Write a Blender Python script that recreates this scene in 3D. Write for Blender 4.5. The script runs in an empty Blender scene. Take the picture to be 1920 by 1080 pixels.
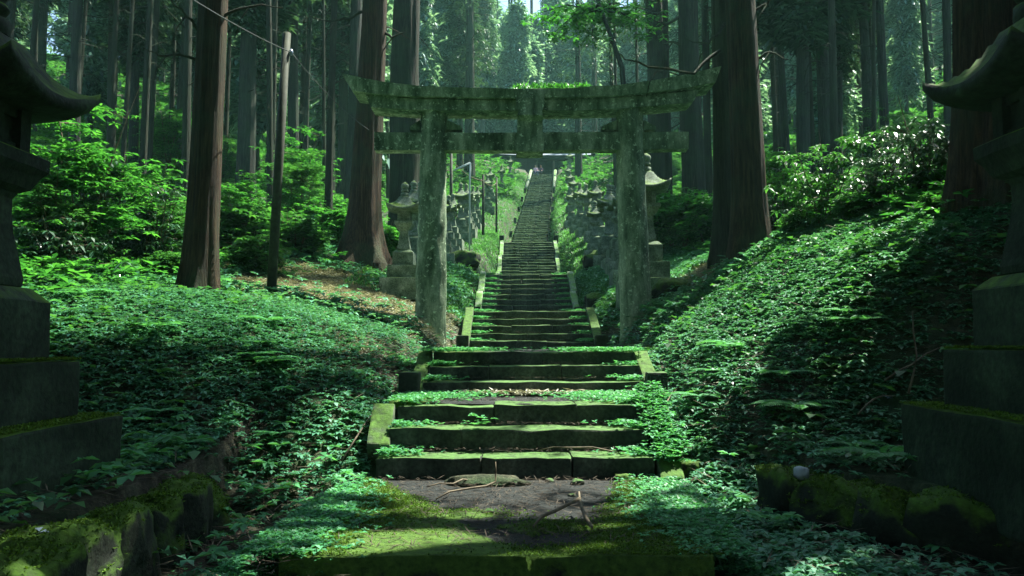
import bpy, bmesh, math, random
import numpy as np
from mathutils import Vector, Matrix, noise
R = math.radians
SC = bpy.context.scene
COL = SC.collection
random.seed(7)
RNG = np.random.default_rng(11)

# ------------------------------------------------------------------ camera
F = 1440.0                      # focal length in pixels of the 1920 wide frame
PITCH = R(4.17)
cam_d = bpy.data.cameras.new('camera')
cam = bpy.data.objects.new('camera', cam_d)
COL.objects.link(cam)
cam.location = (0, 0, 0)
cam.rotation_euler = (R(90) + PITCH, 0, 0)
cam_d.sensor_width = 36.0
cam_d.lens = 36.0 * F / 1920.0
cam_d.clip_start = 0.05
cam_d.clip_end = 1000
SC.camera = cam

# ------------------------------------------------------------------ light
SUN = Vector((0.42, 0.36, 1.0)).normalized()      # towards the sun
world = bpy.data.worlds.new("World")
SC.world = world
world.use_nodes = True
wn = world.node_tree.nodes
sky = wn.new('ShaderNodeTexSky')
sky.sky_type = 'NISHITA'
sky.sun_disc = False
sky.sun_elevation = math.asin(SUN.z)
sky.sun_rotation = math.atan2(SUN.x, SUN.y)
wn['Background'].inputs[1].default_value = 0.09
world.node_tree.links.new(sky.outputs[0], wn['Background'].inputs[0])
sun_d = bpy.data.lights.new('sun', 'SUN')
sun_d.energy = 5.0
sun_d.angle = R(0.5)
sun_d.color = (1.0, 0.97, 0.86)
sun = bpy.data.objects.new('sun', sun_d)
COL.objects.link(sun)
sun.rotation_euler = (-SUN).to_track_quat('-Z', 'Y').to_euler()
SC.view_settings.view_transform = 'Standard'
SC.view_settings.look = 'None'
SC.view_settings.gamma = 1.0
SC.view_settings.exposure = 2.0
SC.cycles.max_bounces = 6
SC.cycles.diffuse_bounces = 3
SC.cycles.glossy_bounces = 2
SC.cycles.transmission_bounces = 3
SC.cycles.volume_bounces = 1
SC.cycles.sample_clamp_indirect = 4.0


# ------------------------------------------------------------------ projection helpers (used to read the photo)
def zy(py):
    return math.tan(PITCH + math.atan((540.0 - py) / F))


def at(px, py, Y):
    z = Y * zy(py)
    d = Y * math.cos(PITCH) + z * math.sin(PITCH)
    return Vector(((px - 960.0) / F * d, Y, z))


# ------------------------------------------------------------------ ground shape
# flights: (Y first riser, Y last tread edge, z before, z after, number of steps, half width)
FL = [
    (6.50, 7.30, 6.9 * zy(895) * 0 - 1.13, -0.57, 3, 1.17),
    (8.70, 9.45, -0.57, -0.10, 3, 1.24),
    (14.2, 15.65, -0.10, 0.66, 5, 1.14),
    (19.1, 21.6, 0.66, 1.96, 8, 1.14),
    (29.8, 36.0, 1.96, 4.80, 18, 1.16),
    (45.0, 80.0, 4.80, 17.9, 85, 1.16)]
XC = ([-10, 3, 4.1, 6.8, 9, 14.5, 20, 31, 36, 50, 80, 200], [-.1, -.1, -.08, .05, .26, .37, .38, .67, .8, 1.15, 3.3, 5.0])
px_, pz_ = [-20, 4.0, 4.06], [-1.55, -1.5, -1.13]
for a, b, z0, z1, n, w in FL:
    px_ += [a - 0.02, b]
    pz_ += [z0, z1]
px_ += [95, 140, 260]
pz_ += [18.2, 31, 75]
SM = ([-20, 3, 6.5, 8, 10, 12, 16, 22, 28, 36, 45, 60, 80, 100, 140, 260],
      [-1.2, -1.2, -1.0, -.55, -.15, 0.05, .55, 1.7, 2.6, 4.7, 6.3, 11.0, 18.0, 23., 36, 80])
NS = []
_r = np.random.default_rng(3)
for k in range(26):
    fr = 0.12 * 1.17 ** k
    an = _r.uniform(0, 2 * math.pi)
    NS.append((fr * math.cos(an) * 2, fr * math.sin(an) * 2, _r.uniform(0, 6.28), 0.30 / (1 + k * 0.75)))


def gnoise(x, y):
    s = 0
    for a, b, c, w in NS:
        s = s + w * np.sin(a * x + b * y + c + 0.8 * np.sin(b * 1.3 * x - a * 0.9 * y))
    return s


def sstep(a, b, x):
    t = np.clip((x - a) / (b - a), 0, 1)
    return t * t * (3 - 2 * t)


def lerp(a, b, t):
    return a + (b - a) * t


def xc(y):
    return np.interp(y, XC[0], XC[1])


def gh(x, y):
    x = np.asarray(x, float)
    y = np.asarray(y, float)
    dx = x - xc(y)
    p = np.interp(y, px_, pz_)
    sm = np.interp(y, SM[0], SM[1])
    d = np.abs(dx)
    left = dx < 0
    # banks
    bl = np.interp(d, [1.2, 1.6, 2.4, 3.7, 5, 8, 14, 30, 70], [0, .10, .22, .50, .68, .95, 1.8, 5.0, 14])
    br = np.interp(d, [1.2, 1.6, 2.4, 3.5, 5, 8, 14, 30, 70], [0, .12, .52, 1.35, 2.05, 2.5, 3.4, 7.0, 17])
    b = np.where(left, bl, br)
    far = sstep(12, 20, y)
    bf = np.interp(d, [1.2, 1.8, 2.6, 4, 6, 14, 30, 70], [0, .22, .45, .95, 1.35, 2.6, 6, 16])
    b = lerp(b, bf, far)
    # mound on the left bank
    b = b + np.where(left, .06 * np.exp(-((x + 3.6) / 1.3) ** 2 - ((y - 9.6) / 1.5) ** 2), 0)
    nz = gnoise(x, y)
    side = sm + b + nz * 0.16 * sstep(1.3, 3.5, d) * (1 + sstep(20, 60, y) * 2.0)
    # near terraces carrying the two big lanterns
    wl = -2.22 - 0.03 * (y - 4)
    wr = np.interp(y, [3.0, 4.25, 5.5, 7], [3.5, 2.85, 2.1, 2.0])
    low = np.where(left, -1.36, -1.27) + 0.03 * nz
    ter = np.where(left, -.90 + .22 * sstep(3.6, 7.5, -x), -.88 + .3 * sstep(3.8, 7.5, x))
    tl = sstep(0, .12, np.where(left, wl - x, x - wr))
    near = lerp(low, ter, tl)
    blend = sstep(5.5, 7.6, y)
    side = lerp(near, side, blend)
    t = sstep(1.22, 1.9, d)
    t = np.where(y < 6.5, sstep(1.3, 1.5, d), t)
    z = lerp(p - 0.22, side, t)
    return z


def ghs(x, y):
    return float(gh(x, y))


def ray_ground(px, py, y0=6.0, y1=120.0):
    """where the pixel's ray meets the ground"""
    Y = y0
    while Y < y1:
        v = at(px, py, Y)
        if ghs(v.x, v.y) >= v.z:
            return v
        Y += 0.05
    return at(px, py, y1)


# ------------------------------------------------------------------ object helpers
def tag(o, label=None, cat=None, group=None, kind=None):
    if label:
        o['label'] = label
    if cat:
        o['category'] = cat
    if group:
        o['group'] = group
    if kind:
        o['kind'] = kind
    return o


def empty(name, loc=(0, 0, 0), rz=0, **k):
    o = bpy.data.objects.new(name, None)
    COL.objects.link(o)
    o.location = loc
    o.rotation_euler = (0, 0, rz)
    o.empty_display_size = 0.1
    return tag(o, **k)


def mesh_of(verts, faces, name='mesh'):
    me = bpy.data.meshes.new(name)
    me.from_pydata([tuple(v) for v in verts], [], faces)
    me.update()
    return me


def mesh_np(V, nper, name='mesh'):
    """V: (nfaces*nper,3) unshared vertices, one face per nper"""
    n = len(V)
    nf = n // nper
    me = bpy.data.meshes.new(name)
    me.vertices.add(n)
    me.vertices.foreach_set('co', np.ascontiguousarray(V, dtype=np.float32).ravel())
    me.loops.add(n)
    me.loops.foreach_set('vertex_index', np.arange(n, dtype=np.int32))
    me.polygons.add(nf)
    me.polygons.foreach_set('loop_start', np.arange(0, n, nper, dtype=np.int32))
    me.polygons.foreach_set('loop_total', np.full(nf, nper, dtype=np.int32))
    me.update(calc_edges=True)
    return me


def link(name, me, m, parent=None, smooth=False, loc=None):
    if m is not None and len(me.materials) == 0:
        me.materials.append(m)
    o = bpy.data.objects.new(name, me)
    COL.objects.link(o)
    if parent:
        o.parent = parent
    if loc is not None:
        o.location = loc
    if smooth:
        me.polygons.foreach_set('use_smooth', [True] * len(me.polygons))
    return o


def copy_tree(o, parent=None):
    c = o.copy()
    COL.objects.link(c)
    c.parent = parent
    for ch in o.children:
        copy_tree(ch, c)
    return c


def rough_bm(sx, sy, sz, bev=0.02, cuts=6, amp=0.012, sc=3.0, seed=0, ctr=(0, 0, 0)):
    """a weathered block, bottom at z=0"""
    bm = bmesh.new()
    bmesh.ops.create_cube(bm, size=1)
    for v in bm.verts:
        v.co = Vector((v.co.x * sx, v.co.y * sy, (v.co.z + .5) * sz))
    if bev > 0:
        bmesh.ops.bevel(bm, geom=bm.edges[:], offset=bev, segments=2, affect='EDGES', profile=.6)
    # even cuts on long edges
    step = max(sx, sy, sz) / cuts
    for it in range(5):
        le = [e for e in bm.edges if e.calc_length() > step * 1.5]
        if not le:
            break
        bmesh.ops.subdivide_edges(bm, edges=le, cuts=1, use_grid_fill=True)
    off = Vector((seed * 7.3, seed * 3.1, seed * 1.7))
    for v in bm.verts:
        n = noise.noise_vector(v.co * sc + off)
        n2 = noise.noise_vector(v.co * sc * 3.7 + off)
        v.co += n * amp + n2 * amp * .45
    for v in bm.verts:
        v.co += Vector(ctr)
    return bm


def bm_obj(name, bm, m, parent=None, smooth=True):
    me = bpy.data.meshes.new(name)
    bmesh.ops.recalc_face_normals(bm, faces=bm.faces[:])
    bm.to_mesh(me)
    bm.free()
    return link(name, me, m, parent, smooth)


def join_bm(a, b):
    me = bpy.data.meshes.new('tmp')
    b.to_mesh(me)
    b.free()
    a.from_mesh(me)
    bpy.data.meshes.remove(me)
    return a


def tube(points, radii, seg=8, rough=0.0, seed=0, cap=True):
    """verts/faces of a swept tube"""
    V, Fc = [], []
    n = len(points)
    up = Vector((0, 0, 1))
    for i, p in enumerate(points):
        p = Vector(p)
        d = (Vector(points[min(i + 1, n - 1)]) - Vector(points[max(i - 1, 0)])).normalized()
        a = d.cross(up)
        if a.length < 0.05:
            a = d.cross(Vector((1, 0, 0)))
        a.normalize()
        b = d.cross(a)
        for k in range(seg):
            t = 2 * math.pi * k / seg
            rr = radii[i]
            if rough:
                rr *= 1 + rough * noise.noise(Vector((math.cos(t) * 1.7 + seed, math.sin(t) * 1.7, i * .6)))
            V.append(p + (a * math.cos(t) + b * math.sin(t)) * rr)
    for i in range(n - 1):
        for k in range(seg):
            k2 = (k + 1) % seg
            Fc.append((i * seg + k, i * seg + k2, (i + 1) * seg + k2, (i + 1) * seg + k))
    if cap:
        Fc.append(tuple(range(seg - 1, -1, -1)))
        Fc.append(tuple(range((n - 1) * seg, n * seg)))
    return V, Fc


class MB:
    def __init__(s):
        s.V, s.F = [], []

    def add(s, VF, M=None):
        V, Fc = VF
        o = len(s.V)
        s.V += [(M @ Vector(v) if M else Vector(v)) for v in V]
        s.F += [tuple(i + o for i in f) for f in Fc]
        return s

    def build(s, name, m, parent=None, smooth=True):
        return link(name, mesh_of(s.V, s.F, name), m, parent, smooth)

    def mesh(s, name='mesh'):
        return mesh_of(s.V, s.F, name)


# ------------------------------------------------------------------ materials
def nt(name):
    m = bpy.data.materials.new(name)
    m.use_nodes = True
    n = m.node_tree.nodes
    l = m.node_tree.links
    b = n['Principled BSDF']
    b.inputs['Specular IOR Level'].default_value = 0.3
    return m, n, l, b


def ramp(n, stops):
    r = n.new('ShaderNodeValToRGB')
    e = r.color_ramp.elements
    e[0].position, e[0].color = stops[0][0], (*stops[0][1], 1)
    e[1].position, e[1].color = stops[-1][0], (*stops[-1][1], 1)
    for p, c in stops[1:-1]:
        x = e.new(p)
        x.color = (*c, 1)
    return r


def noise_n(n, l, scale, detail=6, coord='Object', vec=None, stretch=None, rough=.6):
    t = n.new('ShaderNodeTexNoise')
    t.inputs['Scale'].default_value = scale
    t.inputs['Detail'].default_value = detail
    t.inputs['Roughness'].default_value = rough
    tc = n.new('ShaderNodeTexCoord')
    src = tc.outputs[coord]
    if stretch:
        mp = n.new('ShaderNodeMapping')
        mp.inputs['Scale'].default_value = stretch
        l.new(src, mp.inputs[0])
        src = mp.outputs[0]
    l.new(src, t.inputs['Vector'])
    return t


def mix(n, l, fac, a, b):
    m = n.new('ShaderNodeMix')
    m.data_type = 'RGBA'
    if isinstance(fac, (int, float)):
        m.inputs[0].default_value = fac
    else:
        l.new(fac, m.inputs[0])
    for i, v in ((6, a), (7, b)):
        if isinstance(v, tuple):
            m.inputs[i].default_value = (*v, 1)
        else:
            l.new(v, m.inputs[i])
    return m.outputs[2]


def math_n(n, l, op, a, b=None, clamp=False):
    m = n.new('ShaderNodeMath')
    m.operation = op
    m.use_clamp = clamp
    for i, v in enumerate((a, b)):
        if v is None:
            continue
        if isinstance(v, (int, float)):
            m.inputs[i].default_value = v
        else:
            l.new(v, m.inputs[i])
    return m.outputs[0]


def bump(n, l, b, src, strength, dist):
    bp = n.new('ShaderNodeBump')
    bp.inputs['Strength'].default_value = strength
    bp.inputs['Distance'].default_value = dist
    l.new(src, bp.inputs['Height'])
    l.new(bp.outputs[0], b.inputs['Normal'])


def mat_stone(name, c_dark, c_mid, c_light, moss=(.09, .16, .012), moss_lo=.55, moss_amt=1.0, sc=1.0, lichen=.66, streak=False, fine_c=1.0):
    m, n, l, b = nt(name)
    a = noise_n(n, l, 2.2 * sc, 8, stretch=(1.6, 1.6, .45) if streak else None, rough=.68 if streak else .6)
    r = ramp(n, [(.34, c_dark), (.50, c_mid), (.66, c_light)])
    l.new(a.outputs[0], r.inputs[0])
    fine = noise_n(n, l, 26 * sc, 5)
    rf = ramp(n, [(.32, (.35, .35, .35)), (.68, (1.5, 1.5, 1.5))])
    l.new(fine.outputs[0], rf.inputs[0])
    mu = n.new('ShaderNodeMix')
    mu.data_type = 'RGBA'
    mu.blend_type = 'MULTIPLY'
    mu.inputs[0].default_value = .8 * fine_c
    l.new(r.outputs[0], mu.inputs[6])
    l.new(rf.outputs[0], mu.inputs[7])
    col = mu.outputs[2]
    # pale lichen spots
    li = noise_n(n, l, 9 * sc, 4, rough=.7)
    lr = ramp(n, [(lichen, (0, 0, 0)), (lichen + .06, (1, 1, 1))])
    l.new(li.outputs[0], lr.inputs[0])
    col = mix(n, l, math_n(n, l, 'MULTIPLY', lr.outputs[0], .6), col, tuple(min(1, v * 1.9 + .03) for v in c_light))
    # moss grows on what faces up
    geo = n.new('ShaderNodeNewGeometry')
    sep = n.new('ShaderNodeSeparateXYZ')
    l.new(geo.outputs['Normal'], sep.inputs[0])
    mn = noise_n(n, l, 3.1 * sc, 6)
    s = math_n(n, l, 'ADD', math_n(n, l, 'MULTIPLY', sep.outputs[2], .5), math_n(n, l, 'MULTIPLY', mn.outputs[0], 1.0))
    mr = ramp(n, [(moss_lo + .12, (0, 0, 0)), (moss_lo + .30, (1, 1, 1))])
    l.new(s, mr.inputs[0])
    mfac = math_n(n, l, 'MULTIPLY', mr.outputs[0], moss_amt)
    mc = noise_n(n, l, 14 * sc, 4)
    mcr = ramp(n, [(.3, tuple(v * .45 for v in moss)), (.7, tuple(v * 1.35 for v in moss))])
    l.new(mc.outputs[0], mcr.inputs[0])
    col = mix(n, l, mfac, col, mcr.outputs[0])
    l.new(col, b.inputs['Base Color'])
    b.inputs['Roughness'].default_value = .85
    h = math_n(n, l, 'ADD', a.outputs[0], math_n(n, l, 'MULTIPLY', fine.outputs[0], .5))
    h = math_n(n, l, 'ADD', h, math_n(n, l, 'MULTIPLY', mc.outputs[0], .4))
    bump(n, l, b, h, .55, .03)
    return m


def mat_bark(name, c1, c2, c3, ring=1.0):
    m, n, l, b = nt(name)
    a = noise_n(n, l, 5.0, 9, stretch=(5.0, 5.0, .32), rough=.72)
    r = ramp(n, [(.32, c1), (.5, c2), (.70, c3)])
    l.new(a.outputs[0], r.inputs[0])
    g = noise_n(n, l, .9, 5)
    gr = ramp(n, [(.45, (0, 0, 0)), (.65, (1, 1, 1))])
    l.new(g.outputs[0], gr.inputs[0])
    col = mix(n, l, math_n(n, l, 'MULTIPLY', gr.outputs[0], .55), r.outputs[0], (.035, .075, .03))
    l.new(col, b.inputs['Base Color'])
    b.inputs['Roughness'].default_value = .9
    bump(n, l, b, a.outputs[0], 1.0, .10)
    return m


def mat_leaf(name, dark, mid, light, rough=.45, trans=.35, spec=.3, patch=0.0):
    m, n, l, b = nt(name)
    g = n.new('ShaderNodeNewGeometry')
    r = ramp(n, [(0, dark), (.5, mid), (1, light)])
    if patch > 0:
        pn = noise_n(n, l, .55, 3)
        f = math_n(n, l, 'ADD', math_n(n, l, 'MULTIPLY', g.outputs['Random Per Island'], 1 - patch),
                   math_n(n, l, 'MULTIPLY', math_n(n, l, 'SUBTRACT', math_n(n, l, 'MULTIPLY', pn.outputs[0], 2.6), .8), patch))
        l.new(f, r.inputs[0])
    else:
        l.new(g.outputs['Random Per Island'], r.inputs[0])
    l.new(r.outputs[0], b.inputs['Base Color'])
    b.inputs['Roughness'].default_value = rough
    b.inputs['Specular IOR Level'].default_value = spec
    t = n.new('ShaderNodeBsdfTranslucent')
    br = n.new('ShaderNodeMix')
    br.data_type = 'RGBA'
    br.blend_type = 'MULTIPLY'
    br.inputs[0].default_value = 1
    l.new(r.outputs[0], br.inputs[6])
    br.inputs[7].default_value = (1.7, 1.6, .7, 1)
    l.new(br.outputs[2], t.inputs[0])
    ms = n.new('ShaderNodeMixShader')
    ms.inputs[0].default_value = trans
    l.new(b.outputs[0], ms.inputs[1])
    l.new(t.outputs[0], ms.inputs[2])
    l.new(ms.outputs[0], n['Material Output'].inputs[0])
    return m


def mat_plain(name, c, rough=.7, var=.3, sc=12, metal=0):
    m, n, l, b = nt(name)
    a = noise_n(n, l, sc, 5)
    r = ramp(n, [(.3, tuple(v * (1 - var) for v in c)), (.7, tuple(min(1, v * (1 + var)) for v in c))])
    l.new(a.outputs[0], r.inputs[0])
    l.new(r.outputs[0], b.inputs['Base Color'])
    b.inputs['Roughness'].default_value = rough
    b.inputs['Metallic'].default_value = metal
    bump(n, l, b, a.outputs[0], .3, .01)
    return m


M_GATE = mat_stone('gate_stone', (.035, .068, .034), (.145, .225, .130), (.37, .46, .31), moss=(.05, .12, .02), moss_lo=.88, moss_amt=.8, sc=1.5, lichen=.585, streak=True, fine_c=.45)
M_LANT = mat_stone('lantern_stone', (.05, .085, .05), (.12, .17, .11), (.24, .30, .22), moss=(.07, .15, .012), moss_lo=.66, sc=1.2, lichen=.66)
M_LANTN = mat_stone('shaded_lantern_stone', (.004, .012, .005), (.012, .028, .013), (.034, .062, .034), moss=(.065, .15, .006), moss_lo=.66, sc=.9, lichen=.72)  # darker copy of the lantern stone; foreground shade is put into its colour
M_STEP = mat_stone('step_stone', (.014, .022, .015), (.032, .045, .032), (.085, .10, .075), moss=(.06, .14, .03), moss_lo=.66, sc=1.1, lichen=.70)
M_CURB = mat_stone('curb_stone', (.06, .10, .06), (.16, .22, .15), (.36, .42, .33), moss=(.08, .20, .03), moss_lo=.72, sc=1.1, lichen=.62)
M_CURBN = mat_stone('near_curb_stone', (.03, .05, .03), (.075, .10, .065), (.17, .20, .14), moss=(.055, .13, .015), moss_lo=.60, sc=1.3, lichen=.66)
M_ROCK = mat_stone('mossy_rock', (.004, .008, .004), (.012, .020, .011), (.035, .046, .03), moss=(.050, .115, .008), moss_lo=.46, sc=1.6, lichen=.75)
M_BARKB = mat_bark('red_brown_bark', (.009, .006, .003), (.044, .029, .014), (.115, .072, .034))
M_BARKD = mat_bark('dark_bark', (.008, .012, .007), (.026, .034, .020), (.062, .070, .042))
M_BARKF = mat_bark('grey_bark', (.010, .014, .011), (.028, .036, .028), (.07, .078, .06))
M_TWIG = mat_plain('dead_twig', (.12, .10, .065), .8, .5, 20)
M_POLE = mat_plain('grey_pole_wood', (.035, .045, .028), .8, .5, 9)
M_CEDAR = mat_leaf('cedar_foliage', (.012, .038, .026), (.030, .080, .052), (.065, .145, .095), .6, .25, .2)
M_CEDARL = mat_leaf('sunlit_cedar_foliage', (.04, .10, .085), (.10, .22, .19), (.22, .40, .37), .5, .35, .3)  # paler copy of the cedar foliage, with sunlight painted into the leaf colour
M_CANOPY = mat_leaf('canopy_foliage', (.010, .035, .010), (.025, .080, .018), (.045, .13, .02), .5, .30)
M_IVY = mat_leaf('ground_ivy', (.015, .080, .042), (.048, .200, .110), (.13, .36, .22), .45, .25, .35, patch=.45)
M_BRIGHT = mat_leaf('bright_leaf', (.012, .070, .018), (.028, .150, .034), (.07, .28, .055), .42, .42, .4)
M_MID = mat_leaf('mid_leaf', (.012, .06, .018), (.030, .13, .035), (.06, .21, .05), .42, .38, .4)
M_GLOSS = mat_leaf('glossy_leaf', (.010, .045, .022), (.022, .085, .040), (.045, .13, .07), .33, .15, .8)
M_GRASS = mat_leaf('grass_blade', (.025, .09, .03), (.05, .175, .06), (.10, .30, .11), .5, .4, .3, patch=.4)
M_MOSSL = mat_leaf('moss_leaf', (.025, .12, .05), (.05, .23, .10), (.10, .37, .17), .5, .35, .3)
M_CUSH = mat_leaf('cushion_moss', (.02, .055, .006), (.060, .135, .014), (.11, .22, .028), .7, .25, .2)
M_FERN = mat_leaf('fern_leaf', (.03, .15, .05), (.06, .25, .09), (.10, .36, .15), .45, .35, .4)
M_PALE = mat_leaf('pale_leaf', (.20, .34, .26), (.30, .46, .36), (.42, .55, .48), .4, .3, .5)
M_NEEDLE = mat_plain('dead_needles', (.055, .045, .03), .9, .5, 30)


def mat_ground():
    m, n, l, b = nt('forest_soil')
    a = noise_n(n, l, .8, 8)
    f = noise_n(n, l, 14, 8, rough=.75)
    g = noise_n(n, l, .35, 5)
    r = ramp(n, [(.3, (.012, .012, .008)), (.5, (.045, .043, .028)), (.72, (.17, .16, .105))])
    l.new(f.outputs[0], r.inputs[0])
    gr = ramp(n, [(.3, (.010, .030, .010)), (.75, (.030, .085, .022))])
    l.new(f.outputs[0], gr.inputs[0])
    mr = ramp(n, [(.42, (0, 0, 0)), (.58, (1, 1, 1))])
    l.new(math_n(n, l, 'ADD', math_n(n, l, 'MULTIPLY', a.outputs[0], .5), math_n(n, l, 'MULTIPLY', g.outputs[0], .5)), mr.inputs[0])
    l.new(mix(n, l, mr.outputs[0], r.outputs[0], gr.outputs[0]), b.inputs['Base Color'])
    b.inputs['Roughness'].default_value = .95
    bump(n, l, b, f.outputs[0], .8, .05)
    return m


def mat_slab():
    """stone slab under dark wet soil with cushions of moss"""
    m, n, l, b = nt('mossy_slab')
    tc = n.new('ShaderNodeTexCoord')
    sep = n.new('ShaderNodeSeparateXYZ')
    l.new(tc.outputs['Object'], sep.inputs[0])
    f = noise_n(n, l, 22, 8, rough=.75)
    w = noise_n(n, l, 6.5, 7, rough=.7)
    at_ = n.new('ShaderNodeAttribute')
    at_.attribute_name = 'moss_mask'
    soil = ramp(n, [(.3, (.004, .006, .005)), (.55, (.014, .019, .017)), (.75, (.045, .056, .048))])
    l.new(f.outputs[0], soil.inputs[0])
    mo = ramp(n, [(.3, (.018, .050, .006)), (.5, (.060, .135, .013)), (.75, (.12, .22, .025))])
    l.new(f.outputs[0], mo.inputs[0])
    # moss where far from the worn middle of the path (object x) and near the front edge (object y)
    ax = math_n(n, l, 'ABSOLUTE', math_n(n, l, 'SUBTRACT', sep.outputs[0], .12))
    v = math_n(n, l, 'MULTIPLY', ax, .80)
    v = math_n(n, l, 'ADD', v, math_n(n, l, 'MULTIPLY', sep.outputs[1], -.24))
    v = math_n(n, l, 'ADD', v, math_n(n, l, 'MULTIPLY', w.outputs[0], 1.5))
    r = ramp(n, [(.40, (0, 0, 0)), (.49, (1, 1, 1))])
    l.new(math_n(n, l, 'ADD', math_n(n, l, 'MULTIPLY', at_.outputs['Fac'], .4), math_n(n, l, 'MULTIPLY', w.outputs[0], .55)), r.inputs[0])
    l.new(mix(n, l, r.outputs[0], soil.outputs[0], mo.outputs[0]), b.inputs['Base Color'])
    b.inputs['Roughness'].default_value = .8
    h = math_n(n, l, 'ADD', f.outputs[0], math_n(n, l, 'MULTIPLY', r.outputs[0], 1.0))
    bump(n, l, b, h, .9, .035)
    return m


M_GROUND = mat_ground()
M_SLAB = mat_slab()

# ------------------------------------------------------------------ ground sheet
xs = np.unique(np.concatenate([-np.geomspace(6, 110, 46)[::-1], np.arange(-6, 6.01, .1), np.geomspace(6, 110, 46)]))
ys = np.unique(np.concatenate([np.arange(-14, 2, 1.0), np.arange(2, 10, .08), np.arange(10, 24, .16), np.arange(24, 50, .4), np.arange(50, 100, .8), np.geomspace(100, 250, 30)]))
GX, GY = np.meshgrid(xs, ys)
GZ = gh(GX, GY) + 0.025 * gnoise(GX * 5, GY * 5) * sstep(1.2, 2, np.abs(GX - xc(GY)))
V = np.stack([GX, GY, GZ], -1).reshape(-1, 3)
ny, nx = GX.shape
I = np.arange(nx * ny).reshape(ny, nx)
Q = np.stack([I[:-1, :-1], I[:-1, 1:], I[1:, 1:], I[1:, :-1]], -1).reshape(-1, 4)
me = bpy.data.meshes.new('ground')
me.from_pydata(V.tolist(), [], Q.tolist())
o = link('ground', me, M_GROUND, smooth=True)
tag(o, 'forest floor of dark soil rising in banks beside the stairs', 'ground', kind='structure')

# ------------------------------------------------------------------ path: front slab and landings
def moss_mask(x, y, hw=1.13):
    g = gnoise(x * 5 + 2, y * 5) * .10
    if np.ndim(y) and np.min(y) < 4.3:
        a = sstep(-.12, .12, (-.70 + (5.6 - y) * .52) - x + g)
        b = sstep(-.12, .12, x - (.62 - (5.2 - y) * .25) + g)
        c = np.exp(-(((x + .28) / .26) ** 2 + ((y - 5.15) / .13) ** 2))
        d = np.exp(-(((x - .22) / .30) ** 2 + ((y - 4.8) / .16) ** 2))
        e = sstep(4.45, 4.2, y + g) if False else 1 - sstep(4.2, 4.45, y + g)
        return np.clip(a + b * .9 + c + d + e * .7, 0, 1)
    return np.clip(sstep(hw - .75, hw - .2, np.abs(x - xc(y)) + g * 2), 0, 1)


def slab_sheet(name, y0, y1, z0, hw, m, lab, kind='structure', amp=.025, drop=.4, ry=0.05):
    c = (y0 + y1) / 2
    front = y0 < 5
    nxx, nyy = int(hw * 2 / (.02 if front else .05)), max(4, int((y1 - y0) / ry))
    x = np.linspace(-hw, hw, nxx)
    y = np.linspace(y0, y1, nyy)
    X, Y = np.meshgrid(x, y)
    Xw = X + xc(Y)
    mk = moss_mask(Xw, Y, hw)
    if front:
        Y = Y + (Y < y0 + .1) * .03 * gnoise(Xw * 4, Xw * 3)
        jt = np.abs(Xw - (.13 + .02 * np.sin(Y * 9)))
        J = -.025 * np.exp(-(jt / .016) ** 2) * (Y < 4.9)
    else:
        J = 0
    Z = z0 + J + mk * (.022 + .012 * gnoise(Xw * 16, Y * 16)) + amp * gnoise(Xw * 2.2, Y * 2.2) + amp * .4 * gnoise(Xw * 9, Y * 9)
    vs = np.stack([X, Y - c, Z - z0], -1).reshape(-1, 3)
    vs[:, 0] += (xc(Y) - xc(c)).ravel()
    n_ = len(vs)
    I = np.arange(n_).reshape(nyy, nxx)
    q = np.stack([I[:-1, :-1], I[:-1, 1:], I[1:, 1:], I[1:, :-1]], -1).reshape(-1, 4).tolist()
    vs = vs.tolist()
    border = list(I[0, :]) + list(I[1:, -1]) + list(I[-1, -2::-1]) + list(I[-2:0:-1, 0])
    k0 = len(vs)
    for b_ in border:
        v = vs[b_]
        vs.append([v[0], v[1], v[2] - drop])
    nb = len(border)
    for i in range(nb):
        j = (i + 1) % nb
        q.append([int(border[j]), int(border[i]), k0 + i, k0 + j])
    me = mesh_of(vs, q, name)
    at_ = me.attributes.new('moss_mask', 'FLOAT', 'POINT')
    vals = np.zeros(len(vs), np.float32)
    vals[:mk.size] = mk.ravel()
    vals[mk.size:] = -1.0
    at_.data.foreach_set('value', vals)
    o = link(name, me, m, smooth=True, loc=(float(xc(c)), c, z0))
    tag(o, lab, 'path', kind=kind)
    return o


slab_sheet('path', 4.08, 6.56, -1.13, 1.13, M_SLAB, 'stone slab landing with moss and dark soil before the first steps')
slab_sheet('path', 7.45, 8.74, -.575, 1.30, M_SLAB, 'mossy earth landing above the first steps', drop=.2)
slab_sheet('path', 9.6, 14.24, -.105, 1.25, M_SLAB, 'earth landing passing under the stone gate', drop=.2)
slab_sheet('path', 15.8, 19.14, .655, 1.2, M_SLAB, 'short landing above the gate steps', drop=.2, ry=.1)
slab_sheet('path', 21.8, 29.84, 1.955, 1.2, M_SLAB, 'long landing half way up the stairs', drop=.2, ry=.2)
slab_sheet('path', 36.2, 45.04, 4.795, 1.2, M_SLAB, 'landing before the longest flight of stairs', drop=.2, ry=.3)
slab_sheet('path', 80.2, 90, 17.9, 5.0, M_SLAB, 'level ground before the shrine hall', drop=.3, ry=.6)

# ------------------------------------------------------------------ stairs
flabels = ['lowest flight of three mossy stone steps behind the slab',
           'second flight of three low stone steps overgrown with moss below the gate',
           'flight of five dark stone steps just past the stone gate pillars',
           'fourth flight of narrow stone steps between pale curbs behind the gate',
           'fifth flight of thin stone steps between bright curbs half way up',
           'long steep topmost flight of stone steps climbing to the shrine hall']


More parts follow.
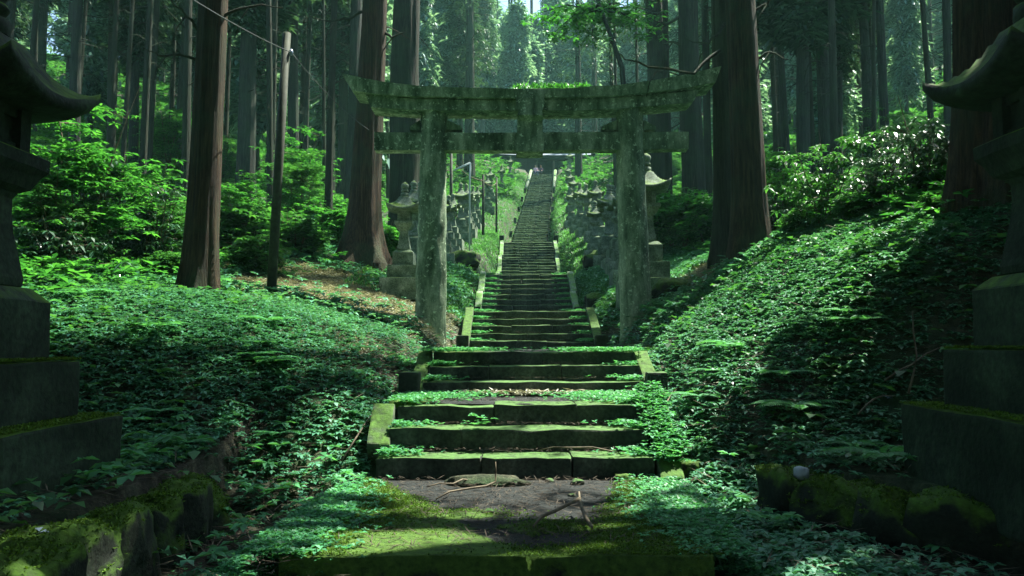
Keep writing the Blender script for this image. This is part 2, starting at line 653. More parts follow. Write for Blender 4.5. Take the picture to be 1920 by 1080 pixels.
def step_mesh(w, dep, h, seed, nblk, fine, bev=.014):
    """one step: two or three worn blocks laid end to end"""
    rnd = random.Random(seed)
    cuts_x = [-w] + sorted([w * rnd.uniform(-.6, .6) if nblk == 2 else w * (-1 + 2 * (k + 1) / nblk + rnd.uniform(-.12, .12)) for k in range(nblk - 1)]) + [w]
    bm = None
    for k in range(nblk):
        a, b = cuts_x[k] + .001, cuts_x[k + 1] - .001
        dz = rnd.uniform(-.018, .012)
        blk = rough_bm(b - a, dep + rnd.uniform(-.015, .015), h + dz, bev, 12 if fine else 5, .020, 2.6, seed + k * 3,
                       ((a + b) / 2, dep / 2 + rnd.uniform(-.012, .012), -h))
        bm = blk if bm is None else join_bm(bm, blk)
    return bm


for fi, (a, b, z0, z1, n_, hw) in enumerate(FL):
    root = empty('stone_stairs', (float(xc(a)), a, z0), label=flabels[fi], cat='stairs', group='flights of the stone stairway')
    run = (b - a) / max(1, n_ - 1)
    rise = (z1 - z0) / n_
    shared = {}
    for k in range(n_):
        y = a + run * k
        key = k % 6 if fi == 5 else k
        if key not in shared:
            bm = step_mesh(hw, run + .10 if fi else run + .09, rise + .10, fi * 31 + key, 2 if (fi + key) % 2 else 3, fi < 3, [.018, .018, .026, .036, .05, .06][fi])
            me = bpy.data.meshes.new('step')
            bmesh.ops.recalc_face_normals(bm, faces=bm.faces[:])
            bm.to_mesh(me)
            bm.free()
            shared[key] = me
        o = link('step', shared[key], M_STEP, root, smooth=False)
        o.location = (float(xc(y) - xc(a)) + (random.uniform(-.06, .06) if fi > 3 else 0), y - a, rise * (k + 1) + (random.uniform(-.02, .015) if fi > 3 else 0))
        if fi > 2:
            o.rotation_euler = (0, random.uniform(-.012, .012), random.uniform(-.012, .012))
    # curbs
    if fi in (0, 1, 2, 3, 4):
        for s in (-1, 1):
            ya, yb = a + .02, b + .25
            if fi == 0:
                ya, yb = (a + .42, b + .12) if s < 0 else (a - .1, b + .2)
            zA = z0 + (z1 - z0) * max(0, ya - a) / (b + .25 - a)
            L = math.hypot(yb - ya, (z1 - zA))
            sl = math.atan2(z1 - zA, yb - ya)
            if fi == 0:
                wdt = .20
            else:
                wdt = .17
            nseg = {0: 1, 1: 1, 2: 1, 3: 2, 4: 3}[fi]
            for q in range(nseg):
                t0 = q / nseg
                l_ = L / nseg - .02
                bm = rough_bm(wdt, l_, .24, .02, 10, .012, 3, fi * 5 + s + q)
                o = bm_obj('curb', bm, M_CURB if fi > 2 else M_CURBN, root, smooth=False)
                yy = lerp(ya, yb, t0 + .5 / nseg)
                o.location = (float(xc(yy) - xc(a)) + s * (hw + wdt / 2 + .012), yy - a, rise * .55 + (zA - z0) + (z1 - zA) * (t0 + .5 / nseg) - (.275 if fi < 2 else .20))
                o.rotation_euler = (sl, 0, R(4) * -s if fi == 0 else 0)
            if fi in (1, 2, 3, 4):
                bm = rough_bm(.22, .20, .36, .025, 6, .012, 4, fi + s)
                o = bm_obj('end_post', bm, M_STEP, root, smooth=False)
                o.location = (s * (hw + .13), -.12, -.10)
            if fi == 4:
                bm = rough_bm(.22, .22, .40, .03, 6, .012, 4, fi + s)
                o = bm_obj('end_post', bm, M_STEP, root, smooth=False)
                o.location = (float(xc(b) - xc(a)) + s * (hw + .13), b - a + .3, z1 - z0 - .05)
    if fi == 5:
        for s in (-1, 1):
            for q in range(8):
                yy = a + 2 + q * 4.3
                bm = rough_bm(.2, .2, .42, .03, 4, .012, 4, q + s)
                o = bm_obj('end_post', bm, M_STEP, root, smooth=False)
                o.location = (float(xc(yy) - xc(a)) + s * (hw + .16), yy - a, (yy - a) / (b - a) * (z1 - z0) + .0)
            p0 = Vector((s * (hw + .12) + float(xc(70) - xc(a)), 70 - a, 25 / 35 * (z1 - z0) + .2))
            p1 = Vector((s * (hw + .12) + float(xc(80) - xc(a)), 80 - a, (z1 - z0) + .35))
            mb = MB()
            mb.add(tube([p0, p0.lerp(p1, .5), p1], [.16] * 3, 6, .1))
            mb.build('curb', M_CURB, root)

# ------------------------------------------------------------------ torii gate
YT = 13.5
g0 = at(808, 632, YT)
gate = empty('stone_gate', (float((at(808, 632, YT).x + at(1185, 635, YT).x) / 2), YT, .05),
             label='weathered stone torii gate spanning the path with curved top beam', cat='gate')
GO = Vector(gate.location)


def pillar(bx0, bx1, tx0, tx1, by, ty, seed):
    B = (at(bx0, by, YT) + at(bx1, by, YT)) / 2
    T = (at(tx0, ty, YT) + at(tx1, ty, YT)) / 2
    rb = (at(bx1, by, YT).x - at(bx0, by, YT).x) / 2
    rt = (at(tx1, ty, YT).x - at(tx0, ty, YT).x) / 2
    pts, rad = [], []
    N = 46
    B.z -= .35
    for i in range(N + 1):
        t = i / N
        pts.append(B.lerp(T, t) - GO)
        rad.append(lerp(rb, rt, t) * (1 + .012 * math.sin(i * 1.3 + seed)))
    seg = 30
    V, Fc = [], []
    for i, p in enumerate(pts):
        for k in range(seg):
            a = 2 * math.pi * k / seg
            v = Vector((math.cos(a), math.sin(a), 0))
            q = p + v * rad[i]
            nn = noise.noise(Vector((v.x * 1.2, v.y * 1.2, p.z * 1.1)) * 2 + Vector((seed, 0, 0))) * .022 + noise.noise(q * 9) * .010
            V.append(q + v * nn)
    for i in range(N):
        for k in range(seg):
            k2 = (k + 1) % seg
            Fc.append((i * seg + k, i * seg + k2, (i + 1) * seg + k2, (i + 1) * seg + k))
    Fc.append(tuple(range(N * seg, (N + 1) * seg)))
    link('pillar', mesh_of(V, Fc, 'pillar'), M_GATE, gate, True)


pillar(776, 836, 790, 838, 632, 206, 1.0)
pillar(1163, 1225, 1155, 1204, 635, 206, 5.0)


def beam(name, top, bot, d0, d1, m, roof=0.0, n=60, slant=0.0, seed=0):
    """curved beam; top/bot: lists of (px,py) at the front face, d0,d1 half depths bottom/top"""
    tx = [p[0] for p in top]
    ty = [p[1] for p in top]
    bx = [p[0] for p in bot]
    by = [p[1] for p in bot]
    V, Fc = [], []
    rows = []
    from math import cos, pi
    for i in range(n + 1):
        t = i / n
        xt = lerp(tx[0], tx[-1], t)
        xb = lerp(bx[0], bx[-1], t)
        zt = np.interp(xt, tx, ty)
        zb = np.interp(xb, bx, by)
        Tp = at(xt, zt, YT - d1)
        Bp = at(xb, zb, YT - d0)
        ring = []
        ks = 4
        for j in range(ks + 1):       # front up
            s = j / ks
            p = Bp.lerp(Tp, s)
            ring.append(Vector((p.x, YT - lerp(d0, d1, s), p.z)))
        ring.append(Vector((Tp.x, YT - d1 * .33, Tp.z + roof * .67)))
        ring.append(Vector((Tp.x, YT, Tp.z + roof)))
        ring.append(Vector((Tp.x, YT + d1 * .33, Tp.z + roof * .67)))
        for j in range(ks + 1):
            s = 1 - j / ks
            p = Bp.lerp(Tp, s)
            ring.append(Vector((p.x, YT + lerp(d0, d1, s), p.z)))
        ring.append(Vector((Bp.x, YT + d0 * .33, Bp.z)))
        ring.append(Vector((Bp.x, YT - d0 * .33, Bp.z)))
        for q in ring:
            nn = noise.noise_vector(q * 1.6 + Vector((seed, 0, 0))) * .010 + noise.noise_vector(q * 7) * .003
            V.append(q + nn - GO)
        rows.append(len(ring))
    m_ = rows[0]
    for i in range(n):
        for k in range(m_):
            k2 = (k + 1) % m_
            Fc.append((i * m_ + k, i * m_ + k2, (i + 1) * m_ + k2, (i + 1) * m_ + k))
    Fc.append(tuple(range(m_ - 1, -1, -1)))
    Fc.append(tuple(range(n * m_, (n + 1) * m_)))
    me = mesh_of(V, Fc, name)
    bm = bmesh.new()
    bm.from_mesh(me)
    bmesh.ops.recalc_face_normals(bm, faces=bm.faces[:])
    bm.to_mesh(me)
    bm.free()
    return link(name, me, m, gate, False)


beam('top_beam', [(640, 137), (665, 143), (720, 153), (780, 160), (860, 164), (960, 166), (1060, 165), (1150, 160), (1220, 151), (1290, 139), (1353, 124)],
     [(660, 170), (700, 175), (780, 180), (860, 182), (960, 183), (1060, 182), (1150, 179), (1220, 173), (1290, 164), (1342, 154)], .35, .38, M_GATE, .05, 70, seed=2)
beam('lower_top_beam', [(686, 178), (780, 184.5), (860, 186.5), (960, 187.5), (1060, 186.5), (1150, 183.5), (1220, 178), (1311, 168)],
     [(695, 201), (780, 205), (860, 206), (960, 207), (1060, 206), (1150, 204), (1220, 199), (1300, 190)], .27, .27, M_GATE, 0.0, 60, seed=5)
beam('tie_beam', [(702, 248), (960, 249), (1292, 247)], [(702, 281), (960, 282), (1292, 279)], .13, .13, M_GATE, 0.0, 50, seed=8)
# name plaque block between the beams, waisted sides
V, Fc = [], []
NP = 14
for i in range(NP + 1):
    t = i / NP
    py = lerp(284, 170, t)
    hwp = 25 + 1.5 * math.sin(t * 9) + (3 if t > .9 else 0) - (2.5 if .35 < t < .42 or .6 < t < .66 else 0)
    for (sx, dy) in ((-1, -.30), (-.33, -.31), (.33, -.31), (1, -.30), (1, .16), (-1, .16)):
        p = at(994 + sx * hwp, py, YT - .31)
        q = Vector((p.x, YT + dy - (.10 if t > .55 else 0), p.z))
        V.append(q + noise.noise_vector(q * 7) * .012 - GO)
for i in range(NP):
    for k in range(6):
        k2 = (k + 1) % 6
        Fc.append((i * 6 + k, i * 6 + k2, (i + 1) * 6 + k2, (i + 1) * 6 + k))
Fc += [(5, 4, 3, 2, 1, 0), tuple(NP * 6 + k for k in range(6))]
link('plaque', mesh_of(V, Fc), M_GATE, gate)
# wedges
for (x0, x1) in ((838, 866), (1127, 1155), (770, 789), (1206, 1228)):
    inner = x0 in (838, 1206)
    pts = []
    for dy in (-.10, .10):
        hi = x0 if inner else x1
        lo = x1 if inner else x0
        for (px, py) in ((hi, 247), (lo, 247), (lo, 241), (hi, 229 if inner else 229)):
            p = at(px, py, YT)
            pts.append(Vector((p.x, YT + dy, p.z + .012)) - GO)
    link('wedge', mesh_of(pts, [(0, 1, 2, 3), (7, 6, 5, 4), (0, 4, 5, 1), (1, 5, 6, 2), (2, 6, 7, 3), (3, 7, 4, 0)]), M_GATE, gate)


# ------------------------------------------------------------------ stone lanterns
def lantern_roof(bm_scale=1.0):
    N = 20
    V, Fc = [], []
    def zt(u, v):
        m_ = max(abs(u), abs(v))
        c = (min(abs(u), abs(v)) / m_) if m_ > 1e-6 else 1
        h = m_ * .474
        ridge = np.interp(h, [0, .08, .12, .162, .204, .26, .31, .38, .44, .474], [2.845, 2.845, 2.835, 2.79, 2.71, 2.64, 2.60, 2.57, 2.575, 2.60])
        return ridge - (.15 * m_ ** 3) * (1 - c ** 2.2)
    def zb(u, v):
        m_ = max(abs(u), abs(v))
        c = (min(abs(u), abs(v)) / m_) if m_ > 1e-6 else 1
        h = m_ * .474
        return np.interp(h, [0, .33, .42, .474], [2.37, 2.37, 2.37 + .07 * c ** 2, 2.385 + .15 * c ** 2.2])
    for lay, fn in ((0, zt), (1, zb)):
        for i in range(N + 1):
            for j in range(N + 1):
                u = -1 + 2 * i / N
                v = -1 + 2 * j / N
                k = .474 * (1 - .05 * (1 - min(abs(u), abs(v))) * (1 if max(abs(u), abs(v)) > .9 else 0))
                V.append(Vector((u * k, v * k, fn(u, v))))
    n1 = (N + 1) ** 2
    for i in range(N):
        for j in range(N):
            a, b, c, d = i * (N + 1) + j, (i + 1) * (N + 1) + j, (i + 1) * (N + 1) + j + 1, i * (N + 1) + j + 1
            Fc.append((a, b, c, d))
            Fc.append((n1 + d, n1 + c, n1 + b, n1 + a))
    bd = [i * (N + 1) for i in range(N + 1)] + [N * (N + 1) + j for j in range(1, N + 1)] + [i * (N + 1) + N for i in range(N - 1, -1, -1)] + [j for j in range(N - 1, 0, -1)]
    for i in range(len(bd)):
        a, b = bd[i], bd[(i + 1) % len(bd)]
        Fc.append((b, a, n1 + a, n1 + b))
    V = [v + noise.noise_vector(v * 6) * .006 for v in V]
    return mesh_of(V, Fc, 'roof')


def sq_loft(sections, seed=0, sub=5, amp=.006):
    """sections: (z, half width, corner rounding)"""
    V, Fc = [], []
    per = sub * 4
    for z, h, r in sections:
        for s in range(4):
            for k in range(sub):
                t = -1 + 2 * k / sub
                x, y = [(t, -1), (1, t), (-t, 1), (-1, -t)][s]
                L = math.hypot(x, y)
                sc = lerp(1, 1 / L, r)
                p = Vector((x * sc * h, y * sc * h, z))
                V.append(p + noise.noise_vector(p * 6 + Vector((seed, 0, 0))) * amp)
    n = len(sections)
    for i in range(n - 1):
        for k in range(per):
            k2 = (k + 1) % per
            Fc.append((i * per + k, i * per + k2, (i + 1) * per + k2, (i + 1) * per + k))
    Fc.append(tuple(range(per - 1, -1, -1)))
    Fc.append(tuple(range((n - 1) * per, n * per)))
    return mesh_of(V, Fc)


def make_lantern(m, **k):
    t = empty('stone_lantern', (0, 0, 0), **k)
    for (h, z0, z1, s) in ((.63, -.25, .39, 1), (.434, .39, .768, 2)):
        bm = rough_bm(h * 2, h * 2, z1 - z0, .02, 12, .012, 3, s, (0, 0, z0))
        bm_obj('base_step', bm, m, t, False)
    link('pedestal', sq_loft([(.768, .301, .03), (.90, .303, .03), (1.02, .300, .03), (1.145, .301, .04), (1.158, .292, .05), (1.20, .25, .08), (1.228, .22, .1)], 3), m, t)
    link('shaft', sq_loft([(1.228, .17, .3), (1.245, .195, .25), (1.29, .197, .22), (1.33, .185, .15), (1.45, .162, .08), (1.57, .140, .06), (1.70, .128, .06), (1.80, .130, .06), (1.84, .15, .1)], 4), m, t)
    link('platform', sq_loft([(1.84, .155, .1), (1.87, .20, .06), (1.95, .235, .05), (2.0, .272, .04), (2.075, .273, .04), (2.085, .262, .05)], 5), m, t)
    # fire box: four walls with openings, hollow inside
    mb = MB()
    def bx(x0, x1, y0, y1, z0, z1):
        v = [(x0, y0, z0), (x1, y0, z0), (x1, y1, z0), (x0, y1, z0), (x0, y0, z1), (x1, y0, z1), (x1, y1, z1), (x0, y1, z1)]
        mb.add((v, [(3, 2, 1, 0), (4, 5, 6, 7), (0, 1, 5, 4), (1, 2, 6, 5), (2, 3, 7, 6), (3, 0, 4, 7)]))
    h = .186
    for sx in (-1, 1):
        for sy in (-1, 1):
            bx(*(sorted((sx * h, sx * .085))), *(sorted((sy * h, sy * .085))), 2.085, 2.37)
    bx(-.16, .16, -.16, .16, 2.083, 2.15)
    bx(-.16, .16, -.16, .16, 2.31, 2.372)
    bx(-.13, .13, -.13, .13, 2.15, 2.31)
    mb.build('fire_box', m, t, False)
    link('roof', lantern_roof(), m, t, True)
    # finial: neck, ring and onion ball
    prof = [(2.83, .12), (2.86, .125), (2.93, .12), (2.935, .075), (2.96, .07), (2.975, .10), (3.0, .115), (3.03, .10), (3.04, .075), (3.07, .095), (3.12, .118), (3.17, .118), (3.21, .095), (3.24, .055), (3.27, .022), (3.29, .004)]
    mb = MB()
    seg = 16
    V, Fc = [], []
    for z, r in prof:
        for k in range(seg):
            a = 2 * math.pi * k / seg
            V.append((math.cos(a) * r, math.sin(a) * r, z))
    for i in range(len(prof) - 1):
        for k in range(seg):
            k2 = (k + 1) % seg
            Fc.append((i * seg + k, i * seg + k2, (i + 1) * seg + k2, (i + 1) * seg + k))
    Fc.append(tuple(range((len(prof) - 1) * seg, len(prof) * seg)))
    link('finial', mesh_of(V, Fc), m, t, True)
    return t


LG = 'stone lanterns lining the stairs'
lan_pos = []     # x, y, half size for keeping ground cover out
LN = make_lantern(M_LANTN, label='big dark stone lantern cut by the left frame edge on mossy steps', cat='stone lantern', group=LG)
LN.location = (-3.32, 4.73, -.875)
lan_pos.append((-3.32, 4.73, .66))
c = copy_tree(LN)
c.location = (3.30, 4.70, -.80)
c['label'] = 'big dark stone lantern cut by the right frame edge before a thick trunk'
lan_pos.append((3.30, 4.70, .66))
LP = make_lantern(M_LANT, label='pale stone lantern beside the flared tree, left of the gate pillar', cat='stone lantern', group=LG)
S0 = .73
LP.location = (at(757, 560, 16.4).x, 16.4, at(757, 548, 16.4).z)
LP.scale = (S0, S0, S0)
lan_pos.append((LP.location.x, 16.4, .5))


def place_lantern(x, y, z, s, lab, rz=0):
    c = copy_tree(LP)
    c.location = (x, y, z)
    c.scale = (s, s, s)
    c.rotation_euler = (0, 0, rz)
    c['label'] = lab
    lan_pos.append((x, y, .66 * s + .05))
    return c


v = at(1214, 560, 15.4)
place_lantern(v.x, 15.4, v.z + .03, .90, 'dark stone lantern half hidden behind the right gate pillar on three broad steps')
ordn = ['first', 'second', 'third', 'fourth', 'fifth', 'sixth', 'seventh', 'eighth', 'ninth', 'tenth', 'eleventh', 'twelfth', 'thirteenth', 'fourteenth', 'fifteenth', 'sixteenth', 'seventeenth']
lrow = [20.5, 22.6, 24.6, 26.6, 28.6, 30.6, 32.6, 34.8, 37.2, 39.8, 43, 46.5, 51, 56, 63, 71]
rrow = [18.6, 20.3, 21.9, 23.5, 25.1, 26.8, 28.6, 30.5, 32.6, 35, 38, 41.5, 46, 51, 57, 65, 73]
rl = random.Random(5)
for i, y in enumerate(lrow):
    x = float(xc(y)) - 2.95 - rl.uniform(-.15, .25)
    place_lantern(x, y, ghs(x, y) + .02, rl.uniform(.66, .78), 'mossy stone lantern, %s in the row up the left bank beyond the gate' % ordn[i], rl.uniform(-.1, .1))
for i, y in enumerate(rrow):
    x = float(xc(y)) + 2.6 + rl.uniform(-.1, .3)
    place_lantern(x, y, ghs(x, y) + .02, rl.uniform(.66, .80), 'mossy stone lantern, %s in the row up the right bank beyond the gate' % ordn[i], rl.uniform(-.1, .1))


# ------------------------------------------------------------------ rocks
def rock_mesh(sx, sy, sz, seed, sub=4, box=.7):
    bm = bmesh.new()
    bmesh.ops.create_icosphere(bm, subdivisions=sub, radius=1)
    o3 = Vector((seed * 3.7, seed * 1.3, seed * 9.1))
    rp = random.Random(seed)
    planes = [(Vector((rp.gauss(0, 1), rp.gauss(0, 1), rp.gauss(0, .35))).normalized(), rp.uniform(.74, .95)) for _ in range(9)]
    for v in bm.verts:
        d = v.co.normalized()
        m_ = max(abs(d.x), abs(d.y), abs(d.z))
        r = lerp(1, .82 / m_, box)
        r *= 1 + .26 * noise.noise(d * 1.9 + o3) + .10 * noise.noise(d * 4.3 + o3) + .04 * noise.noise(d * 12 + o3)
        w = d * r
        for pn, pd in planes:
            e = w.dot(pn) - pd
            if e > 0:
                w -= pn * e * .9
        w += noise.noise_vector(d * 7 + o3) * .025 + noise.noise_vector(d * 18 + o3) * .012
        v.co = Vector((w.x * sx, w.y * sy, w.z * sz)) * 1.12
    me = bpy.data.meshes.new('rock')
    bm.to_mesh(me)
    bm.free()
    return me


def wall(name, lab, pts, seed):
    """pts: (x, y, ztop, width, height)"""
    w = empty(name, (pts[0][0], pts[0][1], pts[0][2] - .4), label=lab, cat='stone wall')
    for i, (x, y, zt, wd, hg, ang) in enumerate(pts):
        me = rock_mesh(.24, wd / 2 * 1.22, hg / 2 + .02, seed + i, box=.8)
        o = link('wall_stone', me, M_ROCK, w, True)
        o.location = Vector((x, y, zt - hg / 2 - .04)) - Vector(w.location)
        o.rotation_euler = (0, 0, ang)
    return w


pl = []
for i, (px, py, wd) in enumerate([(-60, 1040, .55), (95, 975, .50), (225, 915, .62), (290, 905, .40), (352, 893, .42), (396, 888, .34)]):
    Y = [3.35, 3.75, 4.28, 4.78, 5.18, 5.55][i]
    x = -2.20 - .03 * (Y - 4)
    pl.append((x, Y, -.90 + [.02, .05, .03, -.03, .0, -.05][i], wd, .62, R(-4 + 3 * (i % 3))))
wall('mossy_wall', 'retaining wall of mossy boulders below the left foreground lantern', pl, 3)
pr = []
for i, (x, Y, wd) in enumerate([(2.02, 5.62, .34), (2.16, 5.28, .42), (2.40, 4.93, .50), (2.72, 4.55, .62), (3.1, 4.15, .55), (3.5, 3.8, .5)]):
    pr.append((x, Y, -.88 + [.02, .0, .0, .03, 0, 0][i], wd, .64, R(38 + 4 * (i % 2))))
wall('mossy_wall', 'retaining wall of mossy boulders below the right foreground lantern', pr, 20)
WALL_ROCKS = [o for o in bpy.data.objects if o.name.startswith('wall_stone')]
rocks = [
    (1128, 505, .62, .40, 'low mossy boulder on the right bank below the lantern row'),
    (1165, 500, .5, .36, 'mossy boulder touching the right gate pillar from behind'),
    (1262, 568, .42, .34, 'dark boulder on the right bank outside the gate pillar'),
    (1118, 572, .30, .22, 'small boulder in ivy right of the gate steps'),
    (870, 500, .55, .42, 'mossy boulder in the grass left of the upper stairs'),
    (1302, 893, .13, .10, 'round mossy stone beside the slab on the right'),
]
for i, (px, py, s, h, lab) in enumerate(rocks):
    v = ray_ground(px, py, 4.2 if py > 800 else 13.8)
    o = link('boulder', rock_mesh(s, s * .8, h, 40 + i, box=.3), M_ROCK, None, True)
    o.location = (v.x, v.y, v.z + h * .25)
    tag(o, lab, 'boulder', 'boulders beside the path')
for i, (px, py, s, lab) in enumerate([(965, 912, .055, 'small angular stone before the lowest step, left of the middle'), (1082, 910, .06, 'grey angular stone on dark soil by the lowest step on the right'),
                                    (1073, 933, .035, 'flat pale pebble lying right of the middle of the slab'), (915, 965, .045, 'dark flat pebble lying left of the bent branch'),
                                    (1168, 902, .07, 'mossy stone at the right end of the lowest step'), (1030, 905, .04, 'rusty brown stone against the lowest step')]):
    v = at(px, py, 1.13 / -zy(py))
    o = link('pebble', rock_mesh(s, s * .8, s * .6, 60 + i, 3, .5), M_STEP if i != 4 else M_ROCK, None, True)
    o.location = (v.x, v.y, -1.13 + s * .25)
    tag(o, lab, 'stone', 'loose stones on the slab')


# ------------------------------------------------------------------ foliage generators
def leaves(P, L, W, az, tilt, fold=.25, bend=0.0):
    """P (n,3) leaf bases; az azimuth; tilt above horizontal; returns verts for quads (n*4,3)"""
    n = len(P)
    ca, sa, ct, st = np.cos(az), np.sin(az), np.cos(tilt), np.sin(tilt)
    d = np.stack([ca * ct, sa * ct, st], -1)
    s = np.stack([-sa, ca, np.zeros(n)], -1)
    up = np.cross(d, s)
    L = np.broadcast_to(L, (n,))[:, None]
    W = np.broadcast_to(W, (n,))[:, None]
    a = P
    m_ = P + d * L * .48
    b = m_ + s * W * .5 + up * W * fold
    t = P + d * L - np.array([0, 0, 1]) * L * bend
    c_ = m_ - s * W * .5 + up * W * fold
    return np.stack([a, b, t, c_], 1).reshape(-1, 3)


def whorl(P, k, L, W, tilt0, tilt1, rng, fold=.2, jit=.4, lift=0.0, bend=.1):
    """k leaflets around every point"""
    n = len(P)
    a0 = rng.uniform(0, 2 * math.pi, n)
    az = (a0[:, None] + np.arange(k)[None] * 2 * math.pi / k + rng.uniform(-jit, jit, (n, k))).ravel()
    PP = np.repeat(P, k, 0)
    sc = np.repeat(rng.uniform(.5, 1.45, n), k) * rng.uniform(.8, 1.15, n * k)
    return leaves(PP, L * sc, W * sc, az, rng.uniform(tilt0, tilt1, n * k), fold, bend)


def in_stuff_zone(x, y):
    """True where ground cover may grow"""
    ok = np.ones(len(x), bool)
    for (lx, ly, h) in lan_pos:
        ok &= ~((np.abs(x - lx) < h) & (np.abs(y - ly) < h))
    return ok


def scatter(n, x0, x1, y0, y1, rng):
    return rng.uniform(x0, x1, n), rng.uniform(y0, y1, n)


# near ivy, in patches
def cover(name, lab, n, x0, x1, y0, y1, k, L, W, hgt, m, dens=None, cat='ground cover', ypow=1.0, seed=1, tilt=(-.45, .4), edge=1.25):
    rng = np.random.default_rng(seed)
    x = rng.uniform(x0, x1, n)
    y = y0 + (y1 - y0) * rng.uniform(0, 1, n) ** ypow
    d = np.abs(x - xc(y))
    ok = in_stuff_zone(x, y)
    ok &= d > edge + .12 * gnoise(x * 2, y * 2)
    if dens is not None:
        ok &= rng.uniform(0, 1, n) < dens(x, y, d)
    x, y = x[ok], y[ok]
    z = gh(x, y) + rng.uniform(.2, 1, len(x)) * hgt
    P = np.stack([x, y, z], -1)
    V = whorl(P, k, L, W, tilt[0], tilt[1], rng)
    o = link(name, mesh_np(V, 4), m)
    tag(o, lab, cat, kind='stuff')
    return o


def d_ivy(x, y, d):
    g = gnoise(x * 1.1 + 5, y * 1.1)
    base = sstep(-.5, .2, g + .5 * gnoise(x * 4, y * 4) + .25 * (x > 0)) * .93 + .06
    low = np.where(y < 7, np.where((x < 0) & (d > 1.3) & (d < 2.45), sstep(5.4, 6.9, y) * .6 + .03, np.where(d < 2.2, np.where(x > 0, 1.0, .6), np.where((y > 5.35) | (np.abs(x) > 4.3), 1.0, .22))), 1)
    litter = 1 - 1.05 * np.exp(-((x + 3.4) / 2.1) ** 4 - ((y - 14.6) / 2.6) ** 4) - 1.0 * np.exp(-((x - 3.7) / .9) ** 4 - ((y - 14.0) / 1.9) ** 4) - .7 * np.exp(-((d - 1.6) / .5) ** 2 - ((y - 12.5) / 2.5) ** 2)
    return base * low * np.clip(litter, .06, 1)


cover('ivy_cover', 'low ivy and strawberry leaves carpeting both banks', 85000, -8, 8, 3.4, 12, 5, .050, .030, .10, M_IVY, d_ivy, ypow=.9, seed=21)
cover('ivy_cover', 'leafy ground cover on the banks beside the gate', 60000, -13, 13, 11.5, 24, 5, .095, .055, .20, M_IVY, d_ivy, seed=22)


cover('broadleaf_seedlings', 'scattered larger seedlings standing above the ivy on both banks', 2600, -7, 7, 4.5, 13, 6, .10, .05, .24, M_FERN, lambda x, y, d: sstep(-.3, .5, gnoise(x * 1.7, y * 1.7 + 4)), seed=26, tilt=(-.3, .3))
cover('strawberry_leaves', 'three leaved plants mixed into the ivy', 9000, -8, 8, 3.6, 13, 3, .085, .062, .17, M_MID, lambda x, y, d: sstep(-.1, .6, gnoise(x * 2.1 + 9, y * 1.3)), seed=27, tilt=(-.4, .3))


def d_bright(x, y, d):
    g = gnoise(x * .8 - 3, y * .8 + 2)
    left = np.where(y < 17.5, sstep(-4.9, -6.2, x) if False else sstep(4.9, 6.4, -x), sstep(3.8, 5, d)) * sstep(7.5, 10, y)
    right = np.where(y < 17.5, sstep(4.3, 5.4, x), sstep(3.8, 5, d)) * sstep(7, 9, y)
    return np.clip(left + right, 0, 1) * sstep(-.5, .3, g)


cover('undergrowth', 'bright herb layer under the cedars on both sides', 40000, -16, 16, 7.5, 24, 6, .12, .055, .38, M_BRIGHT, d_bright, seed=23, tilt=(-.2, .6))
cover('undergrowth', 'green herb layer on the slopes further up', 42000, -34, 34, 22, 62, 5, .24, .11, .55, M_MID, lambda x, y, d: sstep(3.4, 5.5, d) * sstep(-.9, .2, gnoise(x * .6, y * .6)), seed=24, tilt=(-.2, .7), edge=2.2)
cover('undergrowth', 'hazy green herb layer far up the hillside', 30000, -60, 60, 58, 130, 5, .45, .22, .9, M_MID, lambda x, y, d: np.where((d < 6) & (y > 79) & (y < 96), 0.0, 1.0), seed=25, tilt=(-.2, .7), edge=2.2)

# pale green grass on the banks beside the upper stairs
def blades(name, lab, P, L, W, m, rng, lean=.7, cat='grass', k=3):
    n = len(P)
    PP = np.repeat(P, k, 0) + rng.normal(0, .02, (n * k, 3)) * [1, 1, 0]
    az = rng.uniform(0, 2 * math.pi, n * k)
    tl = rng.uniform(.15, 1.25, n * k)
    V = leaves(PP, L * rng.uniform(.6, 1.3, n * k), W, az, tl, .1, .35)
    o = link(name, mesh_np(V, 4), m)
    return tag(o, lab, cat, kind='stuff')


rng = np.random.default_rng(31)
x, y = scatter(42000, -5, 7, 16, 78, rng)
y = 16 + (78 - 16) * rng.uniform(0, 1, len(y)) ** 1.25
x = xc(y) + rng.choice([-1, 1], len(y)) * (1.28 + 2.6 * rng.uniform(0, 1, len(y)) ** 1.1)
ok = in_stuff_zone(x, y) & (rng.uniform(0, 1, len(y)) < sstep(-.7, .2, gnoise(x * 1.5, y * 1.5)) + .15)
x, y = x[ok], y[ok]
blades('grass', 'soft pale green grass beside the upper stairs', np.stack([x, y, gh(x, y)], -1), .26, .035, M_GRASS, rng)

# moss tufts on the front slab edges and over landings
rng = np.random.default_rng(33)
def tuft_field(cx, cy, sx, sy, n):
    return cx + rng.normal(0, sx, n), cy + rng.normal(0, sy, n)
XX, YY, ZZ = [], [], []
for (cx, cy, sx, sy, n, z) in ((-1.30, 4.9, .16, .6, 6000, -1.12), (1.28, 5.1, .19, .6, 9000, -1.12), (1.45, 4.1, .22, .3, 3500, -1.2), (-1.45, 4.3, .2, .3, 2500, -1.2),
                               (-1.05, 8.2, .35, .28, 1500, -.56), (1.15, 8.1, .3, .28, 1900, -.56), (1.05, 9.5, .3, .14, 900, -.09), (-.9, 9.5, .4, .14, 1200, -.09),
                               ):
    a, b_ = tuft_field(cx, cy, sx, sy, n)
    inside = np.abs(a - xc(b_)) < 1.36
    XX.append(a)
    YY.append(b_)
    ZZ.append(np.where(inside, z, gh(a, b_)) + rng.uniform(0, .045, n))
x, y, z = map(np.concatenate, (XX, YY, ZZ))
ok = ~((y < 4.08) & (np.abs(x) < 1.33)) & ~((y > 6.45) & (y < 7.3) & (np.abs(x - .05) < 1.2))
